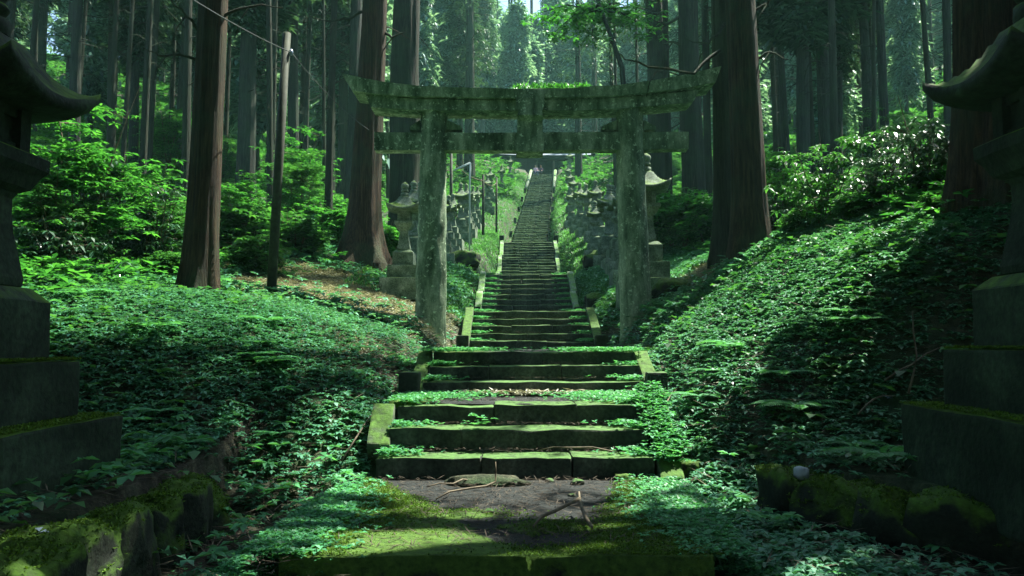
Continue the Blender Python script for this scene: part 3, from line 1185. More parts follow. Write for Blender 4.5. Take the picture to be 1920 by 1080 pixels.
P = np.stack([x, y, z], -1)[ok]
V = whorl(P, 4, .030, .018, -.1, .7, rng)
tag(link('moss', mesh_np(V, 4), M_MOSSL), 'tiny creeping moss plants on the slab and step edges', 'moss', kind='stuff')

# fuzzy moss on the boulders of the low walls and on the ledges of the two near lanterns
rng = np.random.default_rng(51)
bpy.context.view_layer.update()
PM = []
for o in WALL_ROCKS:
    M = o.matrix_world
    cs = [(M @ p.center, p.normal) for p in o.data.polygons if p.normal.z > .15]
    for c, nn in cs:
        w = sstep(.15, .7, nn.z) * (.35 + .65 * (noise.noise(Vector(c) * 3.5) > -.1))
        for q in range(4):
            if rng.uniform() < w:
                PM.append((c.x + rng.normal(0, .012), c.y + rng.normal(0, .012), c.z + .002))
for (lx, ly, lz) in ((-3.32, 4.73, -.875), (3.30, 4.70, -.80)):
    for h0, h1, zt in ((.434, .63, .39), (.301, .434, .768)):
        q = 9000
        x, y = rng.uniform(-h1, h1, q), rng.uniform(-h1, h1, q)
        m_ = np.maximum(np.abs(x), np.abs(y))
        ok = (m_ > h0 + .005) & (rng.uniform(0, 1, q) < sstep(-.5, .3, gnoise(x * 6 + lx, y * 6)) * .9 + .1)
        for a_, b_ in zip(x[ok], y[ok]):
            PM.append((lx + a_, ly + b_, lz + zt + .004))
PM = np.array(PM)
V = whorl(PM, 3, .020, .009, .2, 1.2, rng)
tag(link('moss', mesh_np(V, 4), M_CUSH), 'fuzzy yellow green moss on the low boulder walls and lantern ledges', 'moss', kind='stuff')

# debris and small plants caught on the treads of the lower flights
rng = np.random.default_rng(45)
A, B = [], []
for a, b, z0, z1, n_, hw in FL[:4]:
    run, rise = (b - a) / max(1, n_ - 1), (z1 - z0) / n_
    for k in range(n_):
        y = a + run * k
        q = 260
        x = rng.uniform(-hw, hw, q)
        yy = y + run - .02 - np.abs(rng.normal(0, .07, q))
        A.append(np.stack([x + float(xc(y)), yy, np.full(q, z0 + rise * (k + 1) + .012) + rng.uniform(0, .02, q)], -1))
        q = 170
        e = np.abs(rng.normal(0, .16, q))
        x = rng.choice([-1, 1], q) * (hw - e)
        yy = y + rng.uniform(.05, run, q)
        B.append(np.stack([x + float(xc(y)), yy, np.full(q, z0 + rise * (k + 1)) + rng.uniform(0, .05, q)], -1))
A = np.concatenate(A)
B = np.concatenate(B)
V = leaves(A, rng.uniform(.02, .12, len(A)), .010, rng.uniform(0, 6.28, len(A)), rng.uniform(-.05, .25, len(A)), .2, 0)
tag(link('needle_litter', mesh_np(V, 4), M_NEEDLE), 'brown needles caught along the back of the lower treads', 'litter', kind='stuff')
q = 900
C = np.stack([1.33 + rng.normal(0, .07, q) + .0, rng.uniform(6.45, 7.6, q), np.zeros(q)], -1)
C[:, 2] = -1.0 + (C[:, 1] - 6.45) * .48 + rng.uniform(0, .06, q) + .02
V = whorl(np.concatenate([B, C]), 4, .045, .026, -.2, .6, rng)
tag(link('step_plants', mesh_np(V, 4), M_MOSSL), 'small green plants crowding the ends of the lower steps and the right curb', 'ground cover', kind='stuff')

# fuzzy moss cushions on the front slab
rng = np.random.default_rng(41)
x, y = scatter(60000, -1.2, 1.15, 4.1, 6.5, rng)
mk = moss_mask(x, y)
ok = rng.uniform(0, 1, len(x)) < mk * .95 * sstep(-.6, .1, gnoise(x * 9, y * 9))
x, y, mk = x[ok], y[ok], mk[ok]
P = np.stack([x, y, -1.13 + mk * .02 + .025 * gnoise(x * 2.2, y * 2.2) + .01 * gnoise(x * 9, y * 9)], -1)
V = whorl(P, 3, .016, .007, .3, 1.2, rng)
tag(link('moss', mesh_np(V, 4), M_CUSH), 'yellow green cushion moss on the front slab', 'moss', kind='stuff')

rng = np.random.default_rng(43)
x, y = scatter(16000, -7, 7, 4, 13, rng)
d = np.abs(x - xc(y))
ok = in_stuff_zone(x, y) & (d > 1.35)
x, y = x[ok], y[ok]
n = len(x)
P = np.stack([x, y, gh(x, y) + rng.uniform(.01, .10, n)], -1)
V = leaves(P, rng.uniform(.05, .34, n) ** 1.3 * 1.4, .009, rng.uniform(0, 6.28, n), rng.uniform(-.15, .35, n), .3, 0)
tag(link('twig_litter', mesh_np(V, 4), M_TWIG), 'small dead twigs and stalks strewn through the ivy on both banks', 'litter', kind='stuff')

# fallen needles and twigs
rng = np.random.default_rng(35)
n = 9000
x = np.concatenate([rng.normal(-2.0, .45, 3000), rng.normal(0, .9, 2000), rng.normal(-3.0, 1.3, 2500), rng.normal(3.7, .8, 1500)])
y = np.concatenate([rng.uniform(3.6, 7.0, 3000), rng.uniform(4.2, 6.4, 2000), rng.normal(15.3, 1.6, 2500), rng.normal(13.4, 1.3, 1500)])
ins = np.abs(x - xc(y)) < 1.36
z = np.where(ins & (y < 6.5), -1.115, np.where(ins, np.interp(y, px_, pz_), gh(x, y))) + .015
keep = ~(ins & (y > 6.5))
P = np.stack([x, y, z], -1)[keep]
n = len(P)
V = leaves(P, rng.uniform(.04, .16, n), .007, rng.uniform(0, 6.28, n), rng.uniform(-.05, .25, n), .2, 0)
tag(link('needle_litter', mesh_np(V, 4), M_NEEDLE), 'brown dead cedar needles scattered on the soil', 'litter', kind='stuff')

M_STRAW = mat_leaf('dry_litter', (.14, .15, .10), (.32, .33, .25), (.58, .60, .48), .7, .1, .2)
rng = np.random.default_rng(37)
xs_, ys_ = [], []
for (cx, cy, sx, sy, n) in ((-3.6, 16.2, 1.5, 1.5, 18000), (-3.4, 13.6, 1.4, 1.2, 12000), (3.4, 14.2, .7, 1.2, 7000), (-1.6, 13.9, .4, 1.5, 3000), (1.4, 12.5, .35, 1.6, 2200), (-1.9, 9.2, .4, .5, 1200), (0.2, 8.6, .5, .06, 500), (-6.5, 17, 2, 1.5, 4000)):
    xs_.append(cx + rng.normal(0, sx, n))
    ys_.append(cy + rng.normal(0, sy, n))
x, y = np.concatenate(xs_), np.concatenate(ys_)
ok = in_stuff_zone(x, y) & ((np.abs(x - xc(y)) > 1.4) | ((y > 8.2) & (y < 8.66)))
x, y = x[ok], y[ok]
z = np.where(np.abs(x - xc(y)) < 1.3, -.565, gh(x, y)) + rng.uniform(.005, .05, len(x))
V = leaves(np.stack([x, y, z], -1), rng.uniform(.05, .15, len(x)), .018, rng.uniform(0, 6.28, len(x)), rng.uniform(-.1, .3, len(x)), .2, 0)
tag(link('dry_litter', mesh_np(V, 4), M_STRAW), 'pale dry litter of leaves and cedar sprays on the sunlit ground', 'litter', kind='stuff')

# grass tuft on the gate's top beam
rng = np.random.default_rng(36)
n = 1500
pxs = np.concatenate([rng.uniform(1003, 1108, 1200), rng.uniform(960, 1010, 300)])
P = np.array([tuple(at(px, 163, YT - .36)) for px in pxs])
P[:, 1] += rng.uniform(.02, .5, n)
P[:, 2] += rng.uniform(0, .03, n)
V = leaves(P, rng.uniform(.05, .13, n), .022, rng.uniform(0, 6.28, n), rng.uniform(.3, 1.4, n), .1, .2)
tag(link('fern_tuft', mesh_np(V, 4), M_BRIGHT), 'bright green ferny tuft growing on top of the stone gate', 'plant')


# ------------------------------------------------------------------ trees
def trunk_mesh(h, r0, flare, seed, lean=(0, 0), seg=22, rings=44, dead=0, bark_amp=.05, rtop=.35):
    rnd = random.Random(seed)
    V, Fc = [], []
    zs = [-.6] + [h * (i / rings) ** 1.5 for i in range(rings + 1)]
    for i, z in enumerate(zs):
        zz = max(z, 0)
        r = r0 * lerp(1, rtop, zz / h) + flare * math.exp(-zz / (.35 + r0 * .8))
        if z < 0:
            r *= 1.1
        cx = lean[0] * z + .05 * r0 * math.sin(z * .7 + seed)
        cy = lean[1] * z
        for k in range(seg):
            a = 2 * math.pi * k / seg
            rid = noise.noise(Vector((math.cos(a) * 3.0, math.sin(a) * 3.0, zz * .18 + seed)))
            root = math.cos(a * 5 + seed) * flare * .35 * math.exp(-zz / .5)
            rr = r * (1 + bark_amp * 1.6 * rid + bark_amp * .8 * noise.noise(Vector((math.cos(a) * 8, math.sin(a) * 8, zz * .6 + seed)))) + root
            V.append(Vector((cx + math.cos(a) * rr, cy + math.sin(a) * rr, z)))
    n = len(zs)
    for i in range(n - 1):
        for k in range(seg):
            k2 = (k + 1) % seg
            Fc.append((i * seg + k, i * seg + k2, (i + 1) * seg + k2, (i + 1) * seg + k))
    mb = MB()
    mb.add((V, Fc))
    for i in range(dead):
        z = rnd.uniform(h * .16, h * .62)
        a = rnd.uniform(0, 6.28)
        L = rnd.uniform(.5, 2.2)
        p = Vector((lean[0] * z, lean[1] * z, z))
        pts, rad = [], []
        d = Vector((math.cos(a), math.sin(a), rnd.uniform(-.2, .35)))
        for q in range(6):
            pts.append(p.copy())
            rad.append(max(.006, .028 * (1 - q / 5.5)))
            p = p + d * L / 5
            d = (d + Vector((rnd.uniform(-.25, .25), rnd.uniform(-.25, .25), rnd.uniform(-.28, .18)))).normalized()
        mb.add(tube(pts, rad, 4, cap=False))
        if rnd.random() < .6:
            p = pts[3].copy()
            d = Vector((math.cos(a + .9), math.sin(a + .9), -.3)).normalized()
            mb.add(tube([p, p + d * L * .2, p + d * L * .36 + Vector((0, 0, -.08))], [.012, .009, .004], 3, cap=False))
    return mb.mesh('trunk')


def crown_mesh(z0, z1, rmax, seed, nbr=110, bl=.38, bw=.085, per=11, spr=9, cl=.17):
    """conifer crown: drooping branches carrying sprays of blade-like leaves"""
    rng = np.random.default_rng(seed)
    C = []
    for i in range(nbr):
        t = i / nbr
        z = z0 + (z1 - z0) * t
        env = rmax * (1 - t) ** .65 * min(1, .45 + t * 4)
        L = env * rng.uniform(.45, 1.1)
        a = rng.uniform(0, 2 * math.pi)
        for q in range(spr):
            s = (q + rng.uniform(.3, 1)) / spr
            C.append((math.cos(a) * L * s + rng.normal(0, .16), math.sin(a) * L * s + rng.normal(0, .16), z + .35 * s * L - .42 * s * s * L + rng.normal(0, .12)))
    C = np.array(C)
    n = len(C)
    P = np.repeat(C, per, 0) + rng.normal(0, cl, (n * per, 3))
    az = rng.uniform(0, 2 * math.pi, n * per)
    out = np.arctan2(P[:, 1], P[:, 0])
    az = np.where(rng.uniform(0, 1, n * per) < .6, out + rng.normal(0, .7, n * per), az)
    V = leaves(P, bl * rng.uniform(.6, 1.3, n * per), bw, az, rng.uniform(-.9, .5, n * per), .15, .15)
    return mesh_np(V, 4, 'crown')


def branch_mesh(z0, z1, rmax, nbr, seed):
    rnd = random.Random(seed)
    mb = MB()
    for i in range(nbr):
        t = i / nbr
        z = lerp(z0, z1, t)
        L = rmax * (1 - t) ** .65 * rnd.uniform(.6, 1)
        a = rnd.uniform(0, 6.28)
        p = Vector((0, 0, z))
        d = Vector((math.cos(a), math.sin(a), .3))
        mb.add(tube([p, p + d * L * .5, p + Vector((d.x, d.y, .1)) * L], [.035, .02, .006], 4, cap=False))
    return mb


# shared crowns: built for a 24 m tree
CR = [crown_mesh(9.5, 24, 2.6, 101, bl=.5, bw=.13), crown_mesh(8.0, 24, 2.9, 102, nbr=130, bl=.5, bw=.13), crown_mesh(11, 24, 2.3, 103, bl=.5, bw=.13), crown_mesh(6.5, 23, 2.7, 104, nbr=130, bl=.5, bw=.13)]
for c_ in CR:
    c_.materials.append(M_CEDAR)
CRS = [crown_mesh(9.5, 24, 2.6, 111, nbr=40, per=6, spr=5), crown_mesh(8.0, 24, 2.9, 112, nbr=42, per=6, spr=5)]
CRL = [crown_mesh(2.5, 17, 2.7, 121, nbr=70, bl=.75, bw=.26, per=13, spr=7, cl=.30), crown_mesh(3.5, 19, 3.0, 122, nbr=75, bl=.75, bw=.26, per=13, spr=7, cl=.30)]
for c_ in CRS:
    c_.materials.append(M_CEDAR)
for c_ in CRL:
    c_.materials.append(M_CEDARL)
CLEAR = [ray_ground(px, py, 7) for px, py in ((600, 500), (660, 520), (560, 535), (450, 565), (380, 575), (1320, 510), (1240, 600), (900, 570), (880, 440), (930, 390), (1060, 400), (1060, 480), (1430, 460), (1600, 430), (1750, 420),
         (470, 330), (600, 340), (300, 480), (150, 480), (950, 760), (1160, 670), (700, 610), (1000, 450), (1000, 380), (640, 400), (1290, 400))]
CLEAR += [at(720, 400, 16), at(1700, 230, 10), at(1650, 300, 10), at(150, 150, 9.2), at(560, 300, 22), at(1465, 250, 13.5), at(950, 60, 95), at(1020, 120, 95), at(900, 130, 100), at(830, 60, 60), at(1100, 100, 80)]


def blocks(x, y, z0, z1, r):
    """does a crown standing at x,y shade one of the sunlit places"""
    for c_ in CLEAR:
        for q in range(8):
            z = lerp(z0, z1, q / 7)
            t_ = (z - c_.z) / SUN.z
            if t_ < 0:
                continue
            if math.hypot(c_.x + SUN.x * t_ - x, c_.y + SUN.y * t_ - y) < r * (1 - q / 9):
                return True
    return False


TR = [trunk_mesh(24, .26, .10, 11, dead=26, seg=12, rings=26), trunk_mesh(24, .24, .08, 12, dead=34, seg=12, rings=26),
      trunk_mesh(24, .28, .12, 13, dead=20, seg=12, rings=26), trunk_mesh(24, .22, .08, 14, dead=40, seg=12, rings=26)]
for t_ in TR:
    t_.materials.append(M_BARKF)
TRD = [t_.copy() for t_ in TR]
for t_ in TRD:
    t_.materials[0] = M_BARKD
tree_pos = []
BIGT = []

# big near trees, each with its own trunk: (px base, py base, width px at base+ , px at top(y=0), flare, bark, label, force Y)
BIG = [
    (372, 551, 56, 402, .10, M_BARKB, 'reddish brown cedar trunk standing alone on the left bank', 'near'),
    (680, 499, 58, 702, .42, M_BARKB, 'thick cedar with widely flared roots left of the gate', 'mid'),
    (757, 470, 60, 762, .10, M_BARKD, 'straight dark cedar behind the lantern left of the gate', 'mid'),
    (1242, 412, 44, 1226, .08, M_BARKD, 'dark cedar seen just outside the right gate pillar', 'mid'),
    (1303, 452, 44, 1290, .10, M_BARKD, 'black straight cedar between the gate and the double trunk', 'mid'),
    (1362, 462, 40, 1352, .10, M_BARKD, 'darker rear trunk of the touching pair right of the gate', 'mid'),
    (1407, 476, 62, 1388, .12, M_BARKB, 'brown front trunk of the touching pair right of the gate', 'mid'),
    (1900, 470, 150, 1880, .10, M_BARKB, 'very thick dark trunk behind the right foreground lantern', 'near'),
]
for i, (px, py, wpx, tx, fl, mb_, lab, kind) in enumerate(BIG):
    if i == 7:
        v = Vector((at(1880, 470, 8.2).x, 8.2, 0))
        v.z = ghs(v.x, v.y)
    elif i == 5:
        v = Vector((at(1360, 462, 13.6).x, 13.6, 0))
        v.z = ghs(v.x, v.y)
    else:
        v = ray_ground(px, py, 7)
    r0 = wpx / 2 / F * v.y * (1.0 if i != 1 else .92)
    h = 22 + (i % 3)
    T = at(tx, 0, v.y)
    lx = (T.x - v.x) / max(3, (T.z - v.z))
    t = empty('cedar_tree', v, label=lab, cat='tree', group='cedars beside the gate')
    tm = trunk_mesh(h, r0, fl, i * 3 + 1, (lx, 0), seg=40, rings=80, dead=14 if i in (0, 3, 4, 6) else 6, bark_amp=.09, rtop=.5)
    link('trunk', tm, mb_, t, True)
    o = link('crown', CRS[i % 2], None, t)
    s = 1.0
    o.location = (lx * 12, 0, 3.0 if i in (1, 2, 3, 4, 5, 6) else 1.0)
    o.scale = (.75, .75, .92) if i in (5, 6) else (1.15, 1.15, .92)
    BIGT.append(t)
    tree_pos.append((v.x, v.y, r0 + fl))
    0 and print('BIG', i, [round(q, 2) for q in v], round(r0, 2))

# mid-distance trunks read from the photo: (px at base, py base, width px, label)
MID = [
    (188, 235, 24, 'dim dark trunk behind the bright maple spray at far left'),
    (280, 215, 34, 'dark trunk rising above the left thicket, right of the maple spray'),
    (246, 230, 20, 'slim dark trunk just right of the maple spray'),
    (318, 290, 10, 'thin pale edged trunk between thicket and red brown cedar'),
    (338, 300, 20, 'grey double looking trunk close left of the red brown cedar'),
    (434, 218, 20, 'dark trunk close right of the red brown cedar'),
    (463, 225, 9, 'thin trunk between the red brown cedar and the leaning pole'),
    (488, 250, 12, 'slim trunk left of the leaning pole'),
    (565, 260, 20, 'grey trunk right of the leaning pole'),
    (600, 280, 10, 'thin black trunk between the pole and the gate'),
    (641, 384, 20, 'straight dark trunk close left of the flared cedar'),
    (622, 250, 14, 'pale sunlit trunk left of the flared cedar'),
    (905, 262, 10, 'slim trunk beyond the gate, left of the hanging plaque'),
    (880, 345, 24, 'dark trunk behind the gate with its foot among the left lanterns'),
    (862, 330, 12, 'slim trunk against the inner side of the left pillar'),
    (1085, 345, 18, 'short dark trunk beyond the gate above the right lantern row'),
    (1115, 300, 12, 'slim trunk beyond the gate left of the right pillar'),
    (1333, 420, 9, 'thin sapling trunk between black cedar and double trunk'),
    (1453, 238, 14, 'slim grey trunk right of the double trunk'),
    (1478, 245, 14, 'slim dark trunk second right of the double trunk'),
    (1433, 250, 8, 'thin trunk against the right side of the double trunk'),
    (1538, 330, 22, 'straight dark trunk rising from the dark shrub at right'),
    (1612, 210, 16, 'slim dark trunk above the glittering shrub'),
    (1650, 195, 26, 'broad dark trunk right of centre above the glittering shrub'),
    (1700, 190, 30, 'dim broad trunk left of the right foreground lantern'),
    (1745, 180, 28, 'dim trunk almost touching the right lantern roof'),
    (1578, 200, 10, 'thin trunk between the two straight dark trunks at right'),
    (130, 250, 30, 'dim trunk at far left above the left lantern roof'),
    (70, 200, 34, 'broad dim trunk behind the left foreground lantern'),
]
for i, (px, py, wpx, lab) in enumerate(MID):
    v = ray_ground(px, py, 12, 95)
    r0 = max(.07, wpx / 2 / F * v.y)
    k = i % 4
    t = empty('cedar_tree', v, rz=i * 1.3, label=lab, cat='tree', group='slender cedars on the slopes')
    o = link('trunk', (TRD if (i % 3 or py < 240) else TR)[k], None, t)
    s = min(r0 / .26, 2.0)
    o.scale = (s, s, 1.0)
    o2 = link('crown', CRS[i % 2] if (v.y < 32 or blocks(v.x, v.y, v.z + 9, v.z + 24, 3)) else CR[(i + 1) % 4], None, t)
    tree_pos.append((v.x, v.y, r0))
    t.scale = (1, 1, random.uniform(.85, 1.15))

# further forest
rnd = random.Random(77)
cnt = 0
tries = 0
while cnt < 185 and tries < 12000:
    tries += 1
    y = rnd.uniform(24, 125) if rnd.random() < .8 else rnd.uniform(60, 125)
    x = rnd.uniform(-.85, .85) * y
    d = abs(x - float(xc(y)))
    if d < (5.5 if y < 95 else 0) + (9 if 80 < y < 100 else 0):
        continue
    if any((x - a) ** 2 + (y - b) ** 2 < 2.2 ** 2 for a, b, c in tree_pos):
        continue
    px = 960 + x / y * F
    gz_ = ghs(x, y)
    if blocks(x, y, gz_ + 7, gz_ + 24, 2.6):
        continue
    if y < 40 and (px < -100 or px > 2020):
        continue
    side = 'left' if x < xc(y) else 'right'
    if y > 95 and d < 20:
        lab, grp = 'hazy cedar crown on the hill behind the shrine hall', 'cedars behind the shrine hall'
    elif y > 60:
        lab, grp = 'hazy distant cedar high on the %s slope' % side, 'distant cedars on the %s slope' % side
    else:
        lab, grp = 'tall cedar in the forest on the %s slope beyond the gate' % side, 'forest cedars on the %s slope' % side
    k = rnd.randrange(4)
    t = empty('cedar_tree', (x, y, ghs(x, y)), rz=rnd.uniform(0, 6.28), label=lab, cat='tree', group=grp)
    link('trunk', TR[k], None, t)
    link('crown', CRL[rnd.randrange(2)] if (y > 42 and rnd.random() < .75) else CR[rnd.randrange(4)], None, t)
    s = rnd.uniform(.75, 1.2)
    t.scale = (s * rnd.uniform(.7, 1.3), s * rnd.uniform(.7, 1.3), s * rnd.uniform(.85, 1.15))
    t.rotation_euler = (rnd.uniform(-.028, .028), rnd.uniform(-.028, .028), rnd.uniform(0, 6.28))
    tree_pos.append((x, y, .3))
    cnt += 1

rnd = random.Random(99)
cnt = 0
while cnt < 48:
    y = rnd.uniform(20, 46)
    x = rnd.uniform(-.66, .66) * y
    if abs(x - float(xc(y))) < 5 or any((x - a) ** 2 + (y - b) ** 2 < 1.2 ** 2 for a, b, c in tree_pos):
        continue
    side = 'left' if x < xc(y) else 'right'
    t = empty('cedar_tree', (x, y, ghs(x, y)), rz=rnd.uniform(0, 6.28), label='thin dark cedar pole standing in the undergrowth on the %s slope' % side, cat='tree', group='thin cedars on the %s slope' % side)
    o = link('trunk', TRD[rnd.randrange(4)], None, t)
    w = rnd.uniform(.35, .62)
    o.scale = (w, w, 1)
    o = link('crown', CRS[rnd.randrange(2)], None, t)
    o.scale = (.6, .6, 1)
    t.rotation_euler = (rnd.uniform(-.03, .03), rnd.uniform(-.03, .03), rnd.uniform(0, 6.28))
    tree_pos.append((x, y, .1))
    cnt += 1
for i in range(40):
    y = 99 + (i % 5) * 8 + rnd.uniform(-3, 3)
    x = float(xc(y)) + (i / 33 - .5) * 60 if i < 34 else float(xc(y)) + (i - 36.5) * 1.6 - 3 + rnd.uniform(-2, 2)
    t = empty('cedar_tree', (x, y, ghs(x, y)), rz=rnd.uniform(0, 6.28), label='hazy cedar crown on the hill behind the shrine hall', cat='tree', group='cedars behind the shrine hall')
    link('trunk', TR[i % 4], None, t)
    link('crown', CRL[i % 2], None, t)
    s = rnd.uniform(1.0, 1.7)
    t.scale = (s, s, s)

# unseen canopy trees, added around the viewpoint to shade the foreground
CB = crown_mesh(0, 5.5, 4.6, 201, nbr=120, bl=.42, bw=.20, per=12, spr=12)
CB.materials.append(M_CANOPY)
TB = trunk_mesh(12, .32, .15, 31, dead=0, seg=14, rings=16)
TB.materials.append(M_BARKD)
for i, (x, y) in enumerate([(-7, -3), (6.5, -2), (0, -6), (-9.5, 3.0), (10, 2.0), (-13, 9), (13.5, 7), (-5, -8), (5.5, -8), (11.5, 5.5), (-9, 8.0), (-5.2, 1.6), (5.4, 1.2), (-7.2, 5.0), (9.4, 3.6),
                            (-12, -12), (-4, -14), (4, -15), (12, -13), (-17, -4), (17, -5), (0, -22), (-9, -21), (9, -22), (-18, 4), (18, 2), (-22, -14), (22, -14), (-3, -2.5), (3.2, -3), (-1.5, -4.5), (1.8, -6), (-6, .2), (6.4, -.6), (-8.5, 2), (8.6, 2.4), (-10.5, 6.5), (11, 5.5), (0.2, -9), (10.4, 8.6)]):
    t = empty('shade_tree', (x, y, ghs(x, y)), rz=i * 1.1, label='unseen leafy tree added around the viewpoint to shade the foreground', cat='tree', group='unseen leafy trees added around the viewpoint')
    link('trunk', TB, None, t)
    o = link('crown', CB, None, t)
    o.location = (0, 0, 8.5 + (i % 3) if i < 15 else 7.5 + i % 2 if i > 27 else 3.0 + 2 * (i % 2))
    o.scale = (1, 1, 1) if (i < 15 or 27 < i < 41) else (.5, .5, .8) if i == 41 else (1.25, 1.25, 1.6)


# ------------------------------------------------------------------ shrubs
def shrub_mesh(h, r, nst, seed, L=.13, W=.065, layers=5, per=34, k=5, tl=(-.35, .25)):
    """stems plus flat layered fans of leaves"""
    rng = np.random.default_rng(seed)
    rnd = random.Random(seed)
    mb = MB()
    C = []
    for i in range(nst):
        a = rnd.uniform(0, 6.28)
        lean = rnd.uniform(.1, .55) * r / h * 1.6
        p = Vector((rnd.uniform(-.15, .15), rnd.uniform(-.15, .15), -.1))
        hh = h * rnd.uniform(.6, 1)
        pts = []
        for q in range(7):
            s = q / 6
            pts.append(p + Vector((math.cos(a) * lean * hh * s ** 1.4, math.sin(a) * lean * hh * s ** 1.4, hh * s)))
        mb.add(tube(pts, [.022 * (1 - .13 * q) for q in range(7)], 5, cap=False))
        for j in range(layers):
            s = rnd.uniform(.28, 1.0)
            b = pts[0].lerp(pts[-1], s)
            b = pts[min(6, int(s * 6))]
            aa = rnd.uniform(0, 6.28)
            bl = r * rnd.uniform(.35, .8) * (1.15 - s * .5)
            tip = b + Vector((math.cos(aa) * bl, math.sin(aa) * bl, bl * rnd.uniform(-.05, .3)))
            mb.add(tube([b, b.lerp(tip, .5) + Vector((0, 0, .05)), tip], [.010, .007, .003], 3, cap=False))
            m_ = rng.uniform(.15, 1.05, per)[:, None]
            base = np.array(b)[None] * (1 - m_) + np.array(tip)[None] * m_
            wid = bl * .42
            base = base + np.stack([rng.normal(0, wid * .55, per), rng.normal(0, wid * .55, per), rng.normal(0, .05, per)], -1)
            C.append(base)
    C = np.concatenate(C)
    V = whorl(C, k, L, W, tl[0], tl[1], rng, .12, .5, 0, .15)
    return mb.mesh('stems'), mesh_np(V, 4, 'foliage')


SH = {
    'maple': [shrub_mesh(3.4, 1.7, 6, 301, .12, .045, 9, 25, 6), shrub_mesh(2.8, 1.5, 6, 302, .11, .042, 9, 25, 6)],
    'gloss': [shrub_mesh(2.2, 1.1, 7, 303, .13, .045, 7, 9, 5, (-.75, .1)), shrub_mesh(1.7, 1.0, 7, 304, .12, .042, 7, 9, 5, (-.75, .1))],
    'bush': [shrub_mesh(1.5, 1.1, 8, 305, .12, .07, 6, 26, 4), shrub_mesh(1.1, .9, 8, 306, .11, .065, 6, 26, 4)],
}
SHM = {}
for kind, lst in SH.items():
    for st, fo in lst:
        st.materials.append(M_TWIG)


def shrub(kind, var, x, y, s, m, lab, grp, sz=1.0, dz=0):
    st, fo = SH[kind][var]
    key = (kind, var, m.name)
    if key not in SHM:
        f2 = fo.copy()
        f2.materials.append(m)
        SHM[key] = f2
    t = empty('shrub', (x, y, ghs(x, y) - .05 + dz), rz=random.uniform(0, 6.28), label=lab, cat='shrub', group=grp)
    link('stems', st, None, t)
    link('foliage', SHM[key], None, t)
    t.scale = (s, s, s * sz)
    return t


def shrub_px(kind, var, px, ytop, Y, m, lab, grp, hnom):
    """a shrub whose top reaches pixel row ytop at depth Y"""
    p = at(px, ytop, Y)
    z = ghs(p.x, Y)
    s = max(.4, (p.z - z) / hnom * .86)
    return shrub(kind, var, p.x, Y, s, m, lab, grp)


GL, GR = 'thicket shrubs on the left', 'thicket shrubs on the right'
shrub_px('maple', 0, 165, 70, 12.5, M_BRIGHT, 'bright green maple spray above the left lantern roof edge', GL, 3.4)
shrub_px('maple', 1, 105, 240, 12.0, M_MID, 'bright broad leaved shrub right behind the left lantern fire box', GL, 2.8)
shrub_px('gloss', 0, 200, 225, 13.5, M_GLOSS, 'dark glossy shrub with pale glints right of the left lantern', GL, 2.2)
shrub_px('gloss', 1, 130, 300, 11.5, M_GLOSS, 'low glossy long leaved shrub beside the left lantern shaft', GL, 1.7)
shrub_px('gloss', 0, 285, 290, 14, M_GLOSS, 'glossy shrub left of the red brown cedar', GL, 2.2)
shrub_px('maple', 1, 300, 260, 14.5, M_MID, 'tall layered shrub behind and left of the red brown cedar', GL, 2.8)
shrub_px('bush', 0, 330, 430, 13, M_MID, 'rounded bush close left of the red brown cedar foot', GL, 1.5)
shrub_px('maple', 1, 455, 270, 20, M_BRIGHT, 'sunny shrub between the red brown cedar and the leaning pole', GL, 2.8)
shrub_px('bush', 0, 440, 330, 17, M_MID, 'low bright bush right of the red brown cedar', GL, 1.5)
shrub_px('maple', 0, 575, 310, 22, M_BRIGHT, 'sunny layered shrub right of the leaning pole', GL, 3.4)
shrub_px('bush', 1, 560, 350, 18.5, M_MID, 'rounded bush right behind the leaning pole', GL, 1.1)
shrub_px('bush', 0, 620, 350, 21, M_BRIGHT, 'bright bush between the pole and the flared cedar', GL, 1.5)
shrub_px('bush', 1, 480, 400, 15.5, M_MID, 'low bush at the left of the leaning pole foot', GL, 1.1)
shrub_px('bush', 1, 725, 370, 21, M_BRIGHT, 'bright bush glimpsed between flared cedar and dark cedar', GL, 1.1)
shrub_px('maple', 0, 1285, 300, 21, M_MID, 'green shrub glimpsed between gate beam end and double trunk', GR, 3.4)
shrub_px('bush', 0, 1340, 300, 20, M_BRIGHT, 'bright bush glimpsed between black cedar and double trunk', GR, 1.5)
shrub_px('bush', 0, 1262, 300, 22, M_BRIGHT, 'bright bush between right pillar and black cedar', GR, 1.5)
shrub_px('maple', 1, 1465, 215, 13.5, M_BRIGHT, 'sunny yellow green shrub right of the double trunk', GR, 2.8)
shrub_px('gloss', 0, 1540, 175, 11.5, M_MID, 'dark leaved upright shrub in the middle of the right thicket', GR, 2.2)
shrub_px('gloss', 0, 1640, 205, 10.5, M_GLOSS, 'glossy shrub glittering with white glints at right', GR, 2.2)
shrub_px('gloss', 1, 1735, 130, 10.0, M_GLOSS, 'tall glossy shrub glittering beside the right lantern roof', GR, 1.7)
shrub_px('maple', 1, 1690, 260, 11.6, M_MID, 'layered shrub behind the glittering leaves at right', GR, 2.8)
shrub_px('bush', 0, 1600, 330, 10.6, M_MID, 'low bush below the glittering shrub', GR, 1.5)
shrub_px('bush', 1, 1500, 360, 12, M_MID, 'low rounded bush right of the double trunk foot', GR, 1.1)
shrub_px('bush', 1, 1770, 350, 8.6, M_MID, 'bright bush at the foot of the very thick trunk', GR, 1.1)
shrub_px('gloss', 1, 1450, 330, 13, M_GLOSS, 'dark bush close right of the double trunk', GR, 1.7)
